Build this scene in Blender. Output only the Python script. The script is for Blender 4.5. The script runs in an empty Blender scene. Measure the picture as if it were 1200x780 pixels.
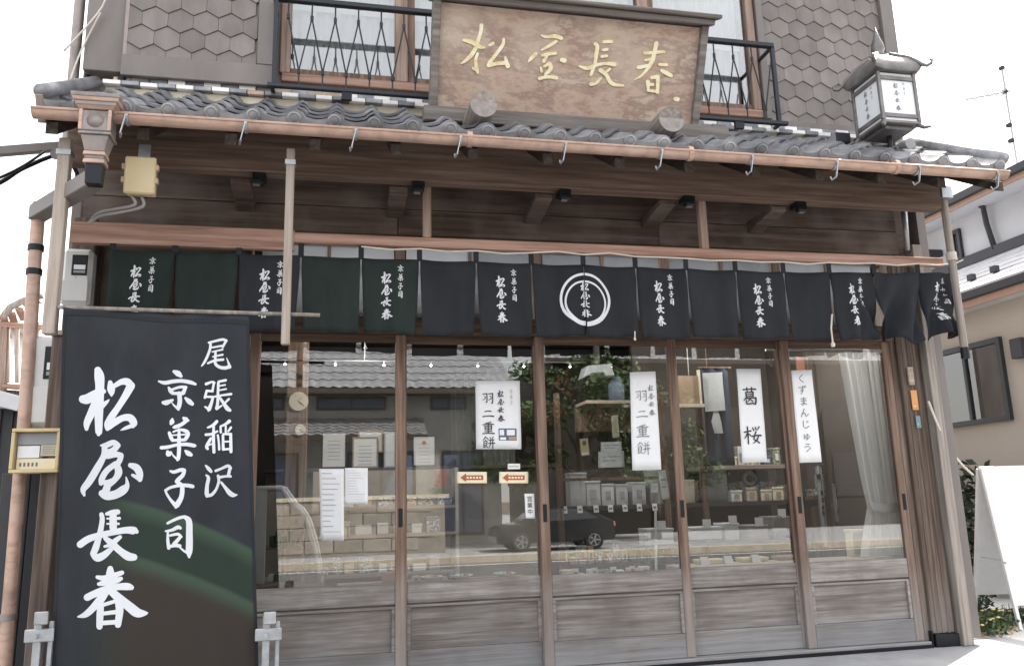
import bpy, math, random
from mathutils import Vector, Matrix, Quaternion
R = math.radians
rnd = random.Random(7)
sc = bpy.context.scene
col = sc.collection

# ------------------------------------------------------------------ camera, sky, sun, exposure
F_PX, YAW, PITCH, ROLL = 950.0, .2126, .2020, -.0279
CAM = Vector((0, -5.4, 1.081))
FWD = Vector((math.sin(YAW)*math.cos(PITCH), math.cos(YAW)*math.cos(PITCH), math.sin(PITCH)))
_r = Vector((math.cos(YAW), -math.sin(YAW), 0)); _u = _r.cross(FWD)
RGT = _r*math.cos(ROLL) + _u*math.sin(ROLL); UPV = -_r*math.sin(ROLL) + _u*math.cos(ROLL)
cd = bpy.data.cameras.new('camera'); cam = bpy.data.objects.new('camera', cd); col.objects.link(cam)
cam.matrix_world = Matrix(((RGT.x, UPV.x, -FWD.x, CAM.x), (RGT.y, UPV.y, -FWD.y, CAM.y), (RGT.z, UPV.z, -FWD.z, CAM.z), (0, 0, 0, 1)))
cd.sensor_width = 36; cd.lens = 36*F_PX/1200; cd.clip_end = 2000; cd.clip_start = .05
sc.camera = cam
w = bpy.data.worlds.new('World'); sc.world = w; w.use_nodes = True
SUN_EL, SUN_AZ = R(52), math.atan2(.81, .59)
nt = w.node_tree; sky = nt.nodes.new('ShaderNodeTexSky'); sky.sky_type = 'NISHITA'; sky.sun_disc = False
sky.sun_elevation = SUN_EL; sky.sun_rotation = SUN_AZ; sky.dust_density = 6.0; sky.air_density = 1.0; sky.ozone_density = 1.0
bg = nt.nodes['Background']; bg.inputs['Strength'].default_value = .15
veil = nt.nodes.new('ShaderNodeMix'); veil.data_type = 'RGBA'; veil.inputs[0].default_value = .55; veil.inputs[7].default_value = (6.6, 6.4, 6.1, 1)   # thin white cloud veil
nt.links.new(sky.outputs[0], veil.inputs[6]); nt.links.new(veil.outputs[2], bg.inputs[0])
sd = bpy.data.lights.new('sun', 'SUN'); sd.energy = 3.6; sd.angle = R(.5); sd.color = (1, .95, .88)
so = bpy.data.objects.new('sun', sd); col.objects.link(so)
so.rotation_euler = Vector((-math.sin(SUN_AZ)*math.cos(SUN_EL), -math.cos(SUN_AZ)*math.cos(SUN_EL), -math.sin(SUN_EL))).to_track_quat('-Z', 'Y').to_euler()
sc.view_settings.view_transform = 'Standard'; sc.view_settings.look = 'None'
sc.view_settings.exposure = 1.68; sc.view_settings.gamma = 1
sc.cycles.use_denoising = True; sc.cycles.max_bounces = 10; sc.cycles.transparent_max_bounces = 16
sc.cycles.caustics_reflective = False; sc.cycles.caustics_refractive = False

# ------------------------------------------------------------------ helpers
def ray(px, py): return RGT*((px-600)/F_PX) - UPV*((py-390)/F_PX) + FWD
def U(px, py, y):                      # point of the plane at depth y seen at a photo pixel
    d = ray(px, py); return CAM + d*((y-CAM.y)/d.y)
def UX(px, py, x):
    d = ray(px, py); return CAM + d*((x-CAM.x)/d.x)
def UZ(px, py, z):
    d = ray(px, py); return CAM + d*((z-CAM.z)/d.z)
def hit(px, py, P, n):
    d = ray(px, py); return CAM + d*((P-CAM).dot(n)/d.dot(n))

class MB:
    def __init__(s): s.v = []; s.f = []
    def add(s, vs, fs):
        o = len(s.v); s.v += [Vector(v) for v in vs]; s.f += [[o+i for i in f] for f in fs]; return s
    def box(s, x0, x1, y0, y1, z0, z1, M=None):
        vs = [Vector((x, y, z)) for z in (z0, z1) for y in (y0, y1) for x in (x0, x1)]
        if M is not None: vs = [M @ v for v in vs]
        return s.add(vs, [(0, 2, 3, 1), (4, 5, 7, 6), (0, 1, 5, 4), (2, 6, 7, 3), (0, 4, 6, 2), (1, 3, 7, 5)])
    def bar(s, a, b, w, h=None, up=(0, 0, 1)):     # rectangular bar from a to b
        a, b = Vector(a), Vector(b); d = (b-a).normalized(); h = h or w
        x = d.cross(Vector(up));  x = x.normalized() if x.length > 1e-4 else Vector((1, 0, 0)); y = x.cross(d).normalized()
        vs = [p + x*sx*w/2 + y*sy*h/2 for p in (a, b) for sy in (-1, 1) for sx in (-1, 1)]
        return s.add(vs, [(0, 2, 3, 1), (4, 5, 7, 6), (0, 1, 5, 4), (2, 6, 7, 3), (0, 4, 6, 2), (1, 3, 7, 5)])
    def tube(s, pts, r, n=8, cap=True):
        pts = [Vector(p) for p in pts]; rs = r if isinstance(r, (list, tuple)) else [r]*len(pts)
        o = len(s.v); px = None
        for i, p in enumerate(pts):
            d = (pts[min(i+1, len(pts)-1)] - pts[max(i-1, 0)]).normalized()
            if px is None:
                px = d.orthogonal().normalized()
            px = (px - d*px.dot(d)); px = px.normalized() if px.length > 1e-5 else d.orthogonal().normalized()
            py = d.cross(px)
            for k in range(n):
                a = 2*math.pi*k/n; s.v.append(p + (px*math.cos(a) + py*math.sin(a))*rs[i])
        for i in range(len(pts)-1):
            for k in range(n):
                s.f.append([o+i*n+k, o+i*n+(k+1) % n, o+(i+1)*n+(k+1) % n, o+(i+1)*n+k])
        if cap:
            s.f.append([o+k for k in range(n)][::-1]); s.f.append([o+(len(pts)-1)*n+k for k in range(n)])
        return s
    def hose(s, pts, r, n=6, sub=5):           # a smooth cable through the points
        return s.tube([Vector(q[:3]) for q in spline([tuple(Vector(p)) + (0,) for p in pts], sub)], r, n)
    def lathe(s, prof, c, n=16, axis='z'):
        c = Vector(c); o = len(s.v)
        for r_, h in prof:
            for k in range(n):
                a = 2*math.pi*k/n; q = (r_*math.cos(a), r_*math.sin(a), h)
                s.v.append(c + Vector(q if axis == 'z' else (q[0], -q[2], q[1]) if axis == 'y' else (q[2], q[0], q[1])))
        for i in range(len(prof)-1):
            for k in range(n):
                s.f.append([o+i*n+k, o+i*n+(k+1) % n, o+(i+1)*n+(k+1) % n, o+(i+1)*n+k])
        s.f.append([o+k for k in range(n)][::-1]); s.f.append([o+(len(prof)-1)*n+k for k in range(n)])
        return s
    def prism(s, poly, fn, a0, a1):                # poly of 2-D points; fn(u, v, a) -> 3-D
        n = len(poly); vs = [fn(u, v, a) for a in (a0, a1) for u, v in poly]
        return s.add(vs, [list(range(n))[::-1], list(range(n, 2*n))] + [[i, (i+1) % n, n+(i+1) % n, n+i] for i in range(n)])
    def grid(s, nu, nv, fn):
        o = len(s.v)
        for j in range(nv+1):
            for i in range(nu+1): s.v.append(Vector(fn(i/nu, j/nv)))
        for j in range(nv):
            for i in range(nu):
                a = o+j*(nu+1)+i; s.f.append([a, a+1, a+nu+2, a+nu+1])
        return s
    def disc(s, c, r, n=16, nrm='y', t=.004):
        return s.lathe([(r, 0), (r, t)], c, n, nrm)
    def mesh(s, name, base=Vector((0, 0, 0)), smooth=False):
        me = bpy.data.meshes.new(name); me.from_pydata([Vector(v)-base for v in s.v], [], s.f); me.update()
        if smooth: me.polygons.foreach_set('use_smooth', [True]*len(me.polygons))
        return me

def thing(name, label, cat, base=(0, 0, 0), group=None):
    o = bpy.data.objects.new(name, None); col.objects.link(o); o.location = base; o.empty_display_size = .1
    o['label'] = label; o['category'] = cat
    if group: o['group'] = group
    return o
def base_of(o):
    b = Vector(o.location)
    while o.parent: o = o.parent; b += Vector(o.location)
    return b
def part(under, name, mb, m, bevel=0, smooth=False, label=None, kind=None, solid=0):
    o = bpy.data.objects.new(name, mb.mesh(name, base_of(under), smooth)); col.objects.link(o); o.parent = under
    if m: o.data.materials.append(m)
    fin(o, bevel, smooth, solid)
    if label: o['label'] = label
    if kind: o['kind'] = kind
    return o
def fin(o, bevel, smooth, solid):
    if solid:
        md = o.modifiers.new('thickness', 'SOLIDIFY'); md.thickness = solid; md.offset = 0
    if bevel:
        md = o.modifiers.new('edge', 'BEVEL'); md.width = bevel; md.segments = 1; md.limit_method = 'ANGLE'; md.angle_limit = R(50)
    if smooth == 2:
        md = o.modifiers.new('split', 'EDGE_SPLIT'); md.split_angle = R(38)
def single(name, mb, m, label, cat, group=None, bevel=0, smooth=False, solid=0):
    c = sum(mb.v, Vector())/len(mb.v); c.z = min(v.z for v in mb.v)
    o = bpy.data.objects.new(name, mb.mesh(name, c, smooth)); col.objects.link(o); o.location = c
    o.data.materials.append(m); fin(o, bevel, smooth, solid)
    o['label'] = label; o['category'] = cat
    if group: o['group'] = group
    return o
def struct(name, mb, m, kind='structure'):
    o = bpy.data.objects.new(name, mb.mesh(name)); col.objects.link(o); o.data.materials.append(m); o['kind'] = kind; return o
def piece(under, name, me, M, m=None):     # a piece sharing its mesh with its neighbours
    o = bpy.data.objects.new(name, me); col.objects.link(o); o.parent = under
    L = M.copy(); L.translation = L.translation - base_of(under); o.matrix_local = L
    return o
def copy_tree(o, parent=None):
    c = o.copy(); col.objects.link(c)
    if parent: c.parent = parent
    for ch in [x for x in o.children]: copy_tree(ch, c)
    return c

# ------------------------------------------------------------------ materials
def mat(name, cols, scale=(4, 4, 4), detail=5, rough=.6, bump=.15, metal=0, spec=.4, objvar=.12, blotch=None, zfade=None, ramp=(.3, .7), nrough=.6, rvar=.12, sheen=0, bdist=.01):
    m = bpy.data.materials.new(name); m.use_nodes = True; t = m.node_tree; N = t.nodes; L = t.links
    b = N['Principled BSDF']; b.inputs['Metallic'].default_value = metal; b.inputs['Specular IOR Level'].default_value = spec
    if sheen: b.inputs['Sheen Weight'].default_value = sheen
    tc = N.new('ShaderNodeTexCoord'); oi = N.new('ShaderNodeObjectInfo')
    mu = N.new('ShaderNodeMath'); mu.operation = 'MULTIPLY'; mu.inputs[1].default_value = 37.0; L.new(oi.outputs['Random'], mu.inputs[0])
    ad = N.new('ShaderNodeVectorMath'); ad.operation = 'ADD'; L.new(tc.outputs['Object'], ad.inputs[0]); L.new(mu.outputs[0], ad.inputs[1])
    mp = N.new('ShaderNodeMapping'); mp.inputs['Scale'].default_value = scale; L.new(ad.outputs[0], mp.inputs[0])
    nz = N.new('ShaderNodeTexNoise'); nz.inputs['Scale'].default_value = 1; nz.inputs['Detail'].default_value = detail; nz.inputs['Roughness'].default_value = nrough
    L.new(mp.outputs[0], nz.inputs[0])
    cr = N.new('ShaderNodeValToRGB'); e = cr.color_ramp.elements
    n = len(cols)
    for i, c in enumerate(cols):
        p = ramp[0] + (ramp[1]-ramp[0])*i/max(1, n-1)
        if i < 2: e[i].position = p
        else: e.new(p)
        e[i].color = (*c, 1)
    L.new(nz.outputs[0], cr.inputs[0]); c_out = cr.outputs[0]
    if blotch:
        bs, bc, ba = blotch
        n2 = N.new('ShaderNodeTexNoise'); n2.inputs['Scale'].default_value = bs; n2.inputs['Detail'].default_value = 4; L.new(ad.outputs[0], n2.inputs[0])
        r2 = N.new('ShaderNodeMapRange'); r2.inputs[1].default_value = .45; r2.inputs[2].default_value = .7; r2.inputs[4].default_value = ba; L.new(n2.outputs[0], r2.inputs[0])
        mx = N.new('ShaderNodeMix'); mx.data_type = 'RGBA'; mx.inputs[7].default_value = (*bc, 1); L.new(r2.outputs[0], mx.inputs[0]); L.new(c_out, mx.inputs[6]); c_out = mx.outputs[2]
    if zfade:                                   # blend to a second colour towards the foot of the wood
        z0, z1, fc, fa = zfade
        sp = N.new('ShaderNodeSeparateXYZ'); L.new(tc.outputs['Object'], sp.inputs[0])
        n3 = N.new('ShaderNodeTexNoise'); n3.inputs['Scale'].default_value = 3; n3.inputs['Detail'].default_value = 5; L.new(tc.outputs['Object'], n3.inputs[0])
        m3 = N.new('ShaderNodeMath'); m3.operation = 'MULTIPLY_ADD'; m3.inputs[1].default_value = (z1-z0)*1.2; L.new(n3.outputs[0], m3.inputs[0]); L.new(sp.outputs[2], m3.inputs[2])
        r3 = N.new('ShaderNodeMapRange'); r3.inputs[1].default_value = z1+(z1-z0)*.6; r3.inputs[2].default_value = z0+(z1-z0)*.6; r3.inputs[3].default_value = 0; r3.inputs[4].default_value = fa; L.new(m3.outputs[0], r3.inputs[0])
        mx = N.new('ShaderNodeMix'); mx.data_type = 'RGBA'; mx.inputs[7].default_value = (*fc, 1); L.new(r3.outputs[0], mx.inputs[0]); L.new(c_out, mx.inputs[6]); c_out = mx.outputs[2]
    if objvar:
        hv = N.new('ShaderNodeHueSaturation'); rv = N.new('ShaderNodeMapRange'); rv.inputs[3].default_value = 1-objvar; rv.inputs[4].default_value = 1+objvar
        L.new(oi.outputs['Random'], rv.inputs[0]); L.new(rv.outputs[0], hv.inputs['Value']); L.new(c_out, hv.inputs['Color']); c_out = hv.outputs[0]
    L.new(c_out, b.inputs['Base Color'])
    rr = N.new('ShaderNodeMapRange'); rr.inputs[3].default_value = max(.02, rough-rvar); rr.inputs[4].default_value = min(1, rough+rvar); L.new(nz.outputs[0], rr.inputs[0]); L.new(rr.outputs[0], b.inputs['Roughness'])
    if bump:
        bp = N.new('ShaderNodeBump'); bp.inputs['Strength'].default_value = bump; bp.inputs['Distance'].default_value = bdist; L.new(nz.outputs[0], bp.inputs['Height']); L.new(bp.outputs[0], b.inputs['Normal'])
    return m
def flat(name, c, rough=.6, metal=0, var=.08, s=14, bump=.05, spec=.4, objvar=.05):
    return mat(name, [tuple(x*(1-var) for x in c), tuple(min(1, x*(1+var)) for x in c)], (s, s, s), 4, rough, bump, metal, spec, objvar)
def wood(name, dark, mid, light, axis='z', k=1.0, rough=.7, **kw):
    s = {'x': (1.6, 34, 34), 'y': (34, 1.6, 34), 'z': (34, 34, 1.6)}[axis]
    return mat(name, [dark, mid, light], tuple(a*k for a in s), 6, rough, kw.pop('bump', .35), 0, .25, kw.pop('objvar', .14), ramp=(.32, .68), **kw)
def emit(name, c, st):
    m = bpy.data.materials.new(name); m.use_nodes = True; b = m.node_tree.nodes['Principled BSDF']
    b.inputs['Emission Color'].default_value = (*c, 1); b.inputs['Emission Strength'].default_value = st; b.inputs['Base Color'].default_value = (*c, 1); return m
def glass(name, refl=.12, wob=.02, tint=(.97, .98, .97)):
    m = bpy.data.materials.new(name); m.use_nodes = True; t = m.node_tree; N = t.nodes; L = t.links; N.remove(N['Principled BSDF'])
    tr = N.new('ShaderNodeBsdfTransparent'); tr.inputs[0].default_value = (*tint, 1)
    gl = N.new('ShaderNodeBsdfGlossy'); gl.inputs['Roughness'].default_value = .004
    fr = N.new('ShaderNodeFresnel'); fr.inputs[0].default_value = 1.45
    ml = N.new('ShaderNodeMath'); ml.operation = 'ADD'; ml.inputs[1].default_value = refl; ml.use_clamp = True; L.new(fr.outputs[0], ml.inputs[0])
    mx = N.new('ShaderNodeMixShader'); L.new(ml.outputs[0], mx.inputs[0]); L.new(tr.outputs[0], mx.inputs[1]); L.new(gl.outputs[0], mx.inputs[2])
    if wob:
        tc = N.new('ShaderNodeTexCoord'); nz = N.new('ShaderNodeTexNoise'); nz.inputs['Scale'].default_value = .9; nz.inputs['Detail'].default_value = 0; L.new(tc.outputs['Object'], nz.inputs[0])
        bp = N.new('ShaderNodeBump'); bp.inputs['Strength'].default_value = wob; bp.inputs['Distance'].default_value = .05; L.new(nz.outputs[0], bp.inputs['Height']); L.new(bp.outputs[0], gl.inputs['Normal'])
    L.new(mx.outputs[0], N['Material Output'].inputs[0]); return m
def cloth(name, c, trans=0, weave=900, rough=.9, var=.2):
    m = mat(name, [tuple(x*(1-var) for x in c), tuple(min(1, x*(1+var)) for x in c)], (6, 6, 2.5), 5, rough, .35, 0, .15, .06, sheen=.0, bdist=.012)
    t = m.node_tree; N = t.nodes; L = t.links; b = N['Principled BSDF']
    if trans:
        tl = N.new('ShaderNodeBsdfTranslucent'); tl.inputs[0].default_value = (*c, 1); mx = N.new('ShaderNodeMixShader'); mx.inputs[0].default_value = trans
        L.new(b.outputs[0], mx.inputs[1]); L.new(tl.outputs[0], mx.inputs[2]); L.new(mx.outputs[0], N['Material Output'].inputs[0])
    return m

M = {}
M['stile'] = wood('door_stile_wood', (.10, .064, .046), (.19, .125, .092), (.30, .21, .165), 'z', zfade=(0, .75, (.33, .31, .295), .75))
M['rail'] = wood('door_rail_wood', (.15, .13, .118), (.25, .228, .212), (.35, .328, .31), 'x', 1.4, bump=.6, blotch=(5, (.12, .10, .087), .5), zfade=(0, .35, (.28, .28, .285), .6))
M['kick'] = wood('door_panel_wood', (.135, .113, .10), (.215, .192, .176), (.30, .277, .258), 'x', 1.3, bump=.4, blotch=(3.0, (.12, .098, .083), .6), zfade=(.0, .24, (.29, .30, .315), .7))
M['lintel'] = wood('lintel_wood', (.06, .038, .028), (.11, .07, .05), (.17, .115, .085), 'x')
M['post'] = wood('post_wood', (.06, .042, .034), (.11, .08, .064), (.19, .15, .125), 'z', zfade=(0, .6, (.22, .20, .185), .6))
M['paleboard'] = wood('pale_weathered_wood', (.18, .155, .135), (.28, .245, .217), (.39, .352, .318), 'z')
M['polewood'] = wood('grey_pole_wood', (.24, .20, .168), (.35, .295, .25), (.46, .40, .345), 'z')
M['redwood'] = wood('reddish_beam_wood', (.24, .135, .10), (.37, .225, .17), (.48, .325, .26), 'x')
M['redstrut'] = wood('reddish_strut_wood', (.20, .14, .108), (.31, .222, .178), (.42, .318, .262), 'z')
M['dark'] = wood('dark_board_wood', (.062, .042, .033), (.105, .074, .059), (.155, .118, .098), 'x', .8, blotch=(3.0, (.23, .195, .175), .55), bump=.5)
M['darkbeam'] = wood('dark_beam_wood', (.085, .055, .041), (.145, .098, .074), (.215, .157, .124), 'x', .9)
M['soffit'] = wood('soffit_wood', (.035, .027, .022), (.06, .047, .038), (.09, .075, .062), 'y')
M['dark_timber'] = wood('dark_timber_siding', (.022, .018, .016), (.035, .029, .026), (.055, .047, .042), 'z')
M['black'] = flat('black_iron', (.022, .024, .028), .45, .6)
M['rail_iron'] = flat('railing_iron', (.035, .038, .045), .5, .5)
M['copper'] = mat('weathered_copper', [(.40, .25, .185), (.54, .37, .29), (.50, .37, .31)], (2, 30, 30), 5, .5, .08, .25, .5, .05, blotch=(9, (.27, .19, .155), .65))
M['copper_dark'] = mat('dark_copper', [(.16, .14, .135), (.27, .24, .225), (.33, .27, .24)], (9, 9, 9), 5, .5, .1, .35, .5, .05)
M['lantern_metal'] = mat('dark_lantern_metal', [(.12, .112, .108), (.18, .17, .164), (.24, .228, .22)], (9, 9, 9), 5, .5, .15, .35, .5, .05)
M['galv'] = mat('galvanised_steel', [(.34, .36, .38), (.5, .52, .54)], (18, 18, 18), 4, .42, .08, .7, .5, .05)
M['tile'] = mat('smoked_roof_tile', [(.13, .136, .148), (.22, .226, .242), (.34, .346, .36)], (7, 7, 7), 5, .38, .12, .15, .6, .28, blotch=(9, (.30, .30, .31), .35))
M['tile_white'] = mat('white_tile_edge', [(.80, .79, .77), (.92, .91, .89)], (12, 12, 12), 4, .3, .1, 0, .6, .06)
M['tile_tan'] = mat('tan_clay_tile_edge', [(.36, .27, .21), (.52, .41, .33)], (12, 12, 12), 4, .6, .1, 0, .4, .12)
M['plaster'] = mat('cream_plaster', [(.50, .44, .34), (.66, .60, .49)], (8, 8, 8), 5, .85, .2, 0, .2, .06)
M['shingle'] = mat('taupe_hexagon_shingle', [(.150, .130, .121), (.205, .182, .170), (.26, .232, .218)], (5, 5, 1.6), 7, .6, .12, 0, .35, .09, blotch=(1.6, (.13, .115, .107), .6))
M['taupe'] = mat('taupe_sheet_metal', [(.155, .137, .128), (.215, .193, .182)], (5, 5, 1.5), 5, .55, .04, .1, .4, .04)
M['signwood'] = mat('old_signboard_wood', [(.20, .135, .108), (.40, .265, .205), (.50, .375, .30), (.32, .225, .185), (.55, .45, .37), (.37, .265, .215)], (2.6, 5, 6), 8, .75, .5, 0, .2, 0, blotch=(2.6, (.58, .50, .40), .55), ramp=(.30, .70), nrough=.72)
M['signframe'] = wood('signboard_frame_wood', (.11, .095, .086), (.185, .165, .15), (.27, .245, .225), 'x')
M['log'] = wood('support_log_wood', (.15, .125, .11), (.24, .21, .185), (.33, .30, .27), 'y')
M['logend'] = mat('log_end_grain', [(.24, .215, .2), (.36, .33, .31)], (22, 22, 22), 4, .8, .3, 0, .2, .05)
M['gold'] = mat('gold_leaf', [(.72, .58, .30), (.88, .80, .52), (.92, .88, .72)], (20, 20, 20), 4, .4, .2, .1, .5, 0)
M['navy'] = cloth('navy_noren_cloth', (.027, .029, .033))
M['green'] = cloth('flare_tinted_noren_cloth', (.024, .033, .030))  # noren cloth with the green lens flare tint put into its colour
M['ink_white'] = cloth('white_resist_lettering', (.66, .675, .70), var=.06)
M['ink_black'] = flat('black_brush_ink', (.035, .035, .04), .7)
M['ink_grey'] = flat('faded_brush_ink', (.16, .17, .18), .7)
M['ink_red'] = flat('red_print', (.42, .11, .07), .6)
M['ink_tan'] = flat('tan_print', (.55, .47, .33), .6)
M['paper'] = flat('white_paper', (.78, .785, .79), .7, var=.03)
M['paper_warm'] = flat('warm_paper', (.70, .65, .52), .7, var=.05)
M['cream'] = flat('cream_label', (.80, .72, .50), .6, var=.04)
M['whitepaint'] = flat('white_paint', (.78, .79, .80), .45, var=.03)
M['offwhite'] = flat('offwhite_plastic', (.62, .62, .60), .4, var=.03)
M['greyplastic'] = flat('grey_plastic', (.30, .31, .32), .45)
M['yellow'] = mat('yellow_beige_plastic', [(.52, .42, .245), (.58, .475, .285)], (6, 6, 6), 3, .5, .03, 0, .4, 0)
M['yellowframe'] = flat('yellow_frame', (.58, .47, .25), .5)
M['glass'] = glass('window_glass', .10, .008)
M['glass_up'] = glass('upper_window_glass', .14, .02)
M['glass_case'] = glass('case_glass', .02, 0)
M['frost_grey'] = mat('grey_transom_glass', [(.40, .42, .45), (.55, .57, .60)], (3, 3, 3), 3, .3, .05, 0, .5, .15)
M['frost'] = mat('frosted_transom_glass', [(.80, .83, .87), (.88, .90, .93)], (3, 3, 3), 3, .35, .05, 0, .5, .10)
M['curtain'] = cloth('white_curtain', (.90, .90, .89), .35, var=.02)
M['lace'] = cloth('white_lace_curtain', (.84, .86, .89), .4, var=.04)
M['concrete'] = mat('grey_concrete', [(.26, .265, .275), (.36, .365, .375), (.42, .42, .425)], (2.5, 2.5, 2.5), 8, .85, .25, 0, .2, 0, blotch=(1.3, (.24, .24, .25), .5), nrough=.7)
M['pavement'] = mat('pale_pavement', [(.50, .50, .49), (.62, .62, .60)], (3, 3, 3), 8, .85, .2, 0, .2, 0)
M['asphalt'] = mat('asphalt', [(.09, .09, .092), (.125, .125, .128), (.16, .16, .163)], (14, 14, 14), 8, .9, .3, 0, .2, 0, blotch=(.8, (.15, .15, .152), .6), nrough=.75)
M['roadpaint'] = flat('road_paint', (.70, .70, .68), .7)
M['kerb'] = mat('cream_kerb_stone', [(.48, .43, .34), (.62, .57, .47)], (5, 5, 5), 5, .85, .2, 0, .2, .08)
M['soil'] = mat('soil', [(.09, .07, .05), (.17, .14, .11)], (9, 9, 9), 6, .95, .4, 0, .1, 0)
M['white_wall'] = mat('white_render', [(.60, .62, .65), (.70, .72, .75)], (1.2, 1.2, .6), 6, .85, .05, 0, .2, 0)
M['beige_wall'] = mat('beige_render', [(.47, .43, .385), (.55, .505, .455)], (1.2, 1.2, .6), 6, .85, .08, 0, .2, 0)
M['orange_trim'] = flat('orange_trim_paint', (.46, .31, .245), .6)
M['dark_trim'] = flat('charcoal_trim', (.045, .047, .055), .5)
M['white_roof'] = mat('pale_metal_roof', [(.62, .63, .65), (.75, .76, .78)], (4, 4, 4), 5, .35, .08, .1, .6, .06)
M['aluminium'] = flat('dark_aluminium_frame', (.055, .06, .065), .4, .5)
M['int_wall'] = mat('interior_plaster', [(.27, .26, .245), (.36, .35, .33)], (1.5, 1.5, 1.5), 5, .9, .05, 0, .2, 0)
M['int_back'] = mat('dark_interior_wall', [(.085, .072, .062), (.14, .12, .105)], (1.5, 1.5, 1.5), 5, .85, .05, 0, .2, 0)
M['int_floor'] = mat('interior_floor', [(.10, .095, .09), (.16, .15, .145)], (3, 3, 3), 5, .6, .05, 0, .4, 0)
M['int_wood'] = wood('interior_wood', (.085, .062, .048), (.14, .105, .084), (.20, .155, .128), 'x')
M['int_woodz'] = wood('interior_post_wood', (.085, .055, .04), (.15, .10, .072), (.22, .15, .11), 'z')
M['int_pale'] = wood('interior_pale_wood', (.26, .205, .16), (.36, .29, .235), (.45, .375, .31), 'x')
M['int_dark'] = flat('interior_dark_shelf', (.035, .032, .03), .6)
M['boxwhite'] = flat('white_card_box', (.68, .69, .72), .6, objvar=.12)
M['boxgrey'] = flat('grey_paper_box', (.40, .41, .42), .7, objvar=.2)
M['boxbeige'] = flat('beige_paper_box', (.52, .46, .37), .7, objvar=.15)
M['boxtan'] = flat('tan_paper_box', (.42, .30, .20), .7, objvar=.15)
M['boxblue'] = flat('blue_grey_box', (.12, .15, .22), .6, objvar=.2)
M['boxred'] = flat('terracotta_box', (.46, .20, .14), .7)
for nm_, cs_ in (('wrap_red', [(.60, .58, .54), (.42, .12, .09), (.66, .64, .6)]), ('wrap_blue', [(.66, .67, .68), (.10, .14, .24), (.6, .6, .6)]), ('wrap_check', [(.12, .11, .10), (.62, .60, .56), (.3, .27, .24)]), ('wrap_leaf', [(.60, .58, .48), (.12, .17, .08), (.55, .5, .4)])):
    M[nm_] = mat(nm_, cs_, (32, 32, 32), 3, .55, .05, 0, .4, .15, ramp=(.38, .62))
M['fabric_grey'] = cloth('grey_linen', (.25, .25, .245), var=.25)
M['fabric_blue'] = cloth('indigo_cloth', (.035, .042, .06), var=.2)
M['leaf'] = mat('leaf_green', [(.035, .06, .025), (.06, .10, .035), (.09, .13, .05)], (6, 6, 6), 3, .55, .05, 0, .4, .3)
M['leafdark'] = mat('hedge_green', [(.02, .035, .018), (.045, .07, .03)], (6, 6, 6), 3, .55, .05, 0, .4, .2)
M['leafrust'] = mat('rust_leaf', [(.16, .075, .04), (.24, .12, .06)], (6, 6, 6), 3, .6, .05, 0, .3, .2)
M['petal'] = flat('yellow_petal', (.62, .50, .16), .6)
M['bark'] = wood('bark', (.05, .038, .03), (.09, .07, .055), (.14, .11, .09), 'z')
M['carpaint'] = flat('black_car_paint', (.012, .012, .014), .15, .0, spec=.8)
M['car_glass'] = flat('dark_car_window', (.03, .033, .036), .12, spec=.7)
M['rubber'] = flat('tyre_rubber', (.02, .02, .02), .8)
M['alloy'] = flat('alloy_rim', (.55, .56, .58), .3, .8)
M['housewall'] = mat('grey_stucco', [(.34, .34, .325), (.44, .44, .425)], (1.5, 1.5, 1.5), 5, .9, .1, 0, .2, .05)
M['tan_wall'] = mat('tan_stone_wall', [(.29, .262, .228), (.42, .385, .335)], (2.5, 2.5, 2.5), 6, .9, .3, 0, .2, .12)
M['navy_shed'] = flat('charcoal_siding', (.04, .042, .048), .55)
M['orange'] = flat('orange_sticker', (.62, .30, .11), .5)
M['bluestick'] = flat('teal_sticker', (.16, .26, .30), .5)
M['rope'] = flat('pale_cord', (.62, .57, .50), .8)
M['cable'] = flat('grey_cable', (.30, .29, .28), .6)
M['bulb'] = emit('lit_bulb', (1, .96, .88), 4)

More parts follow.
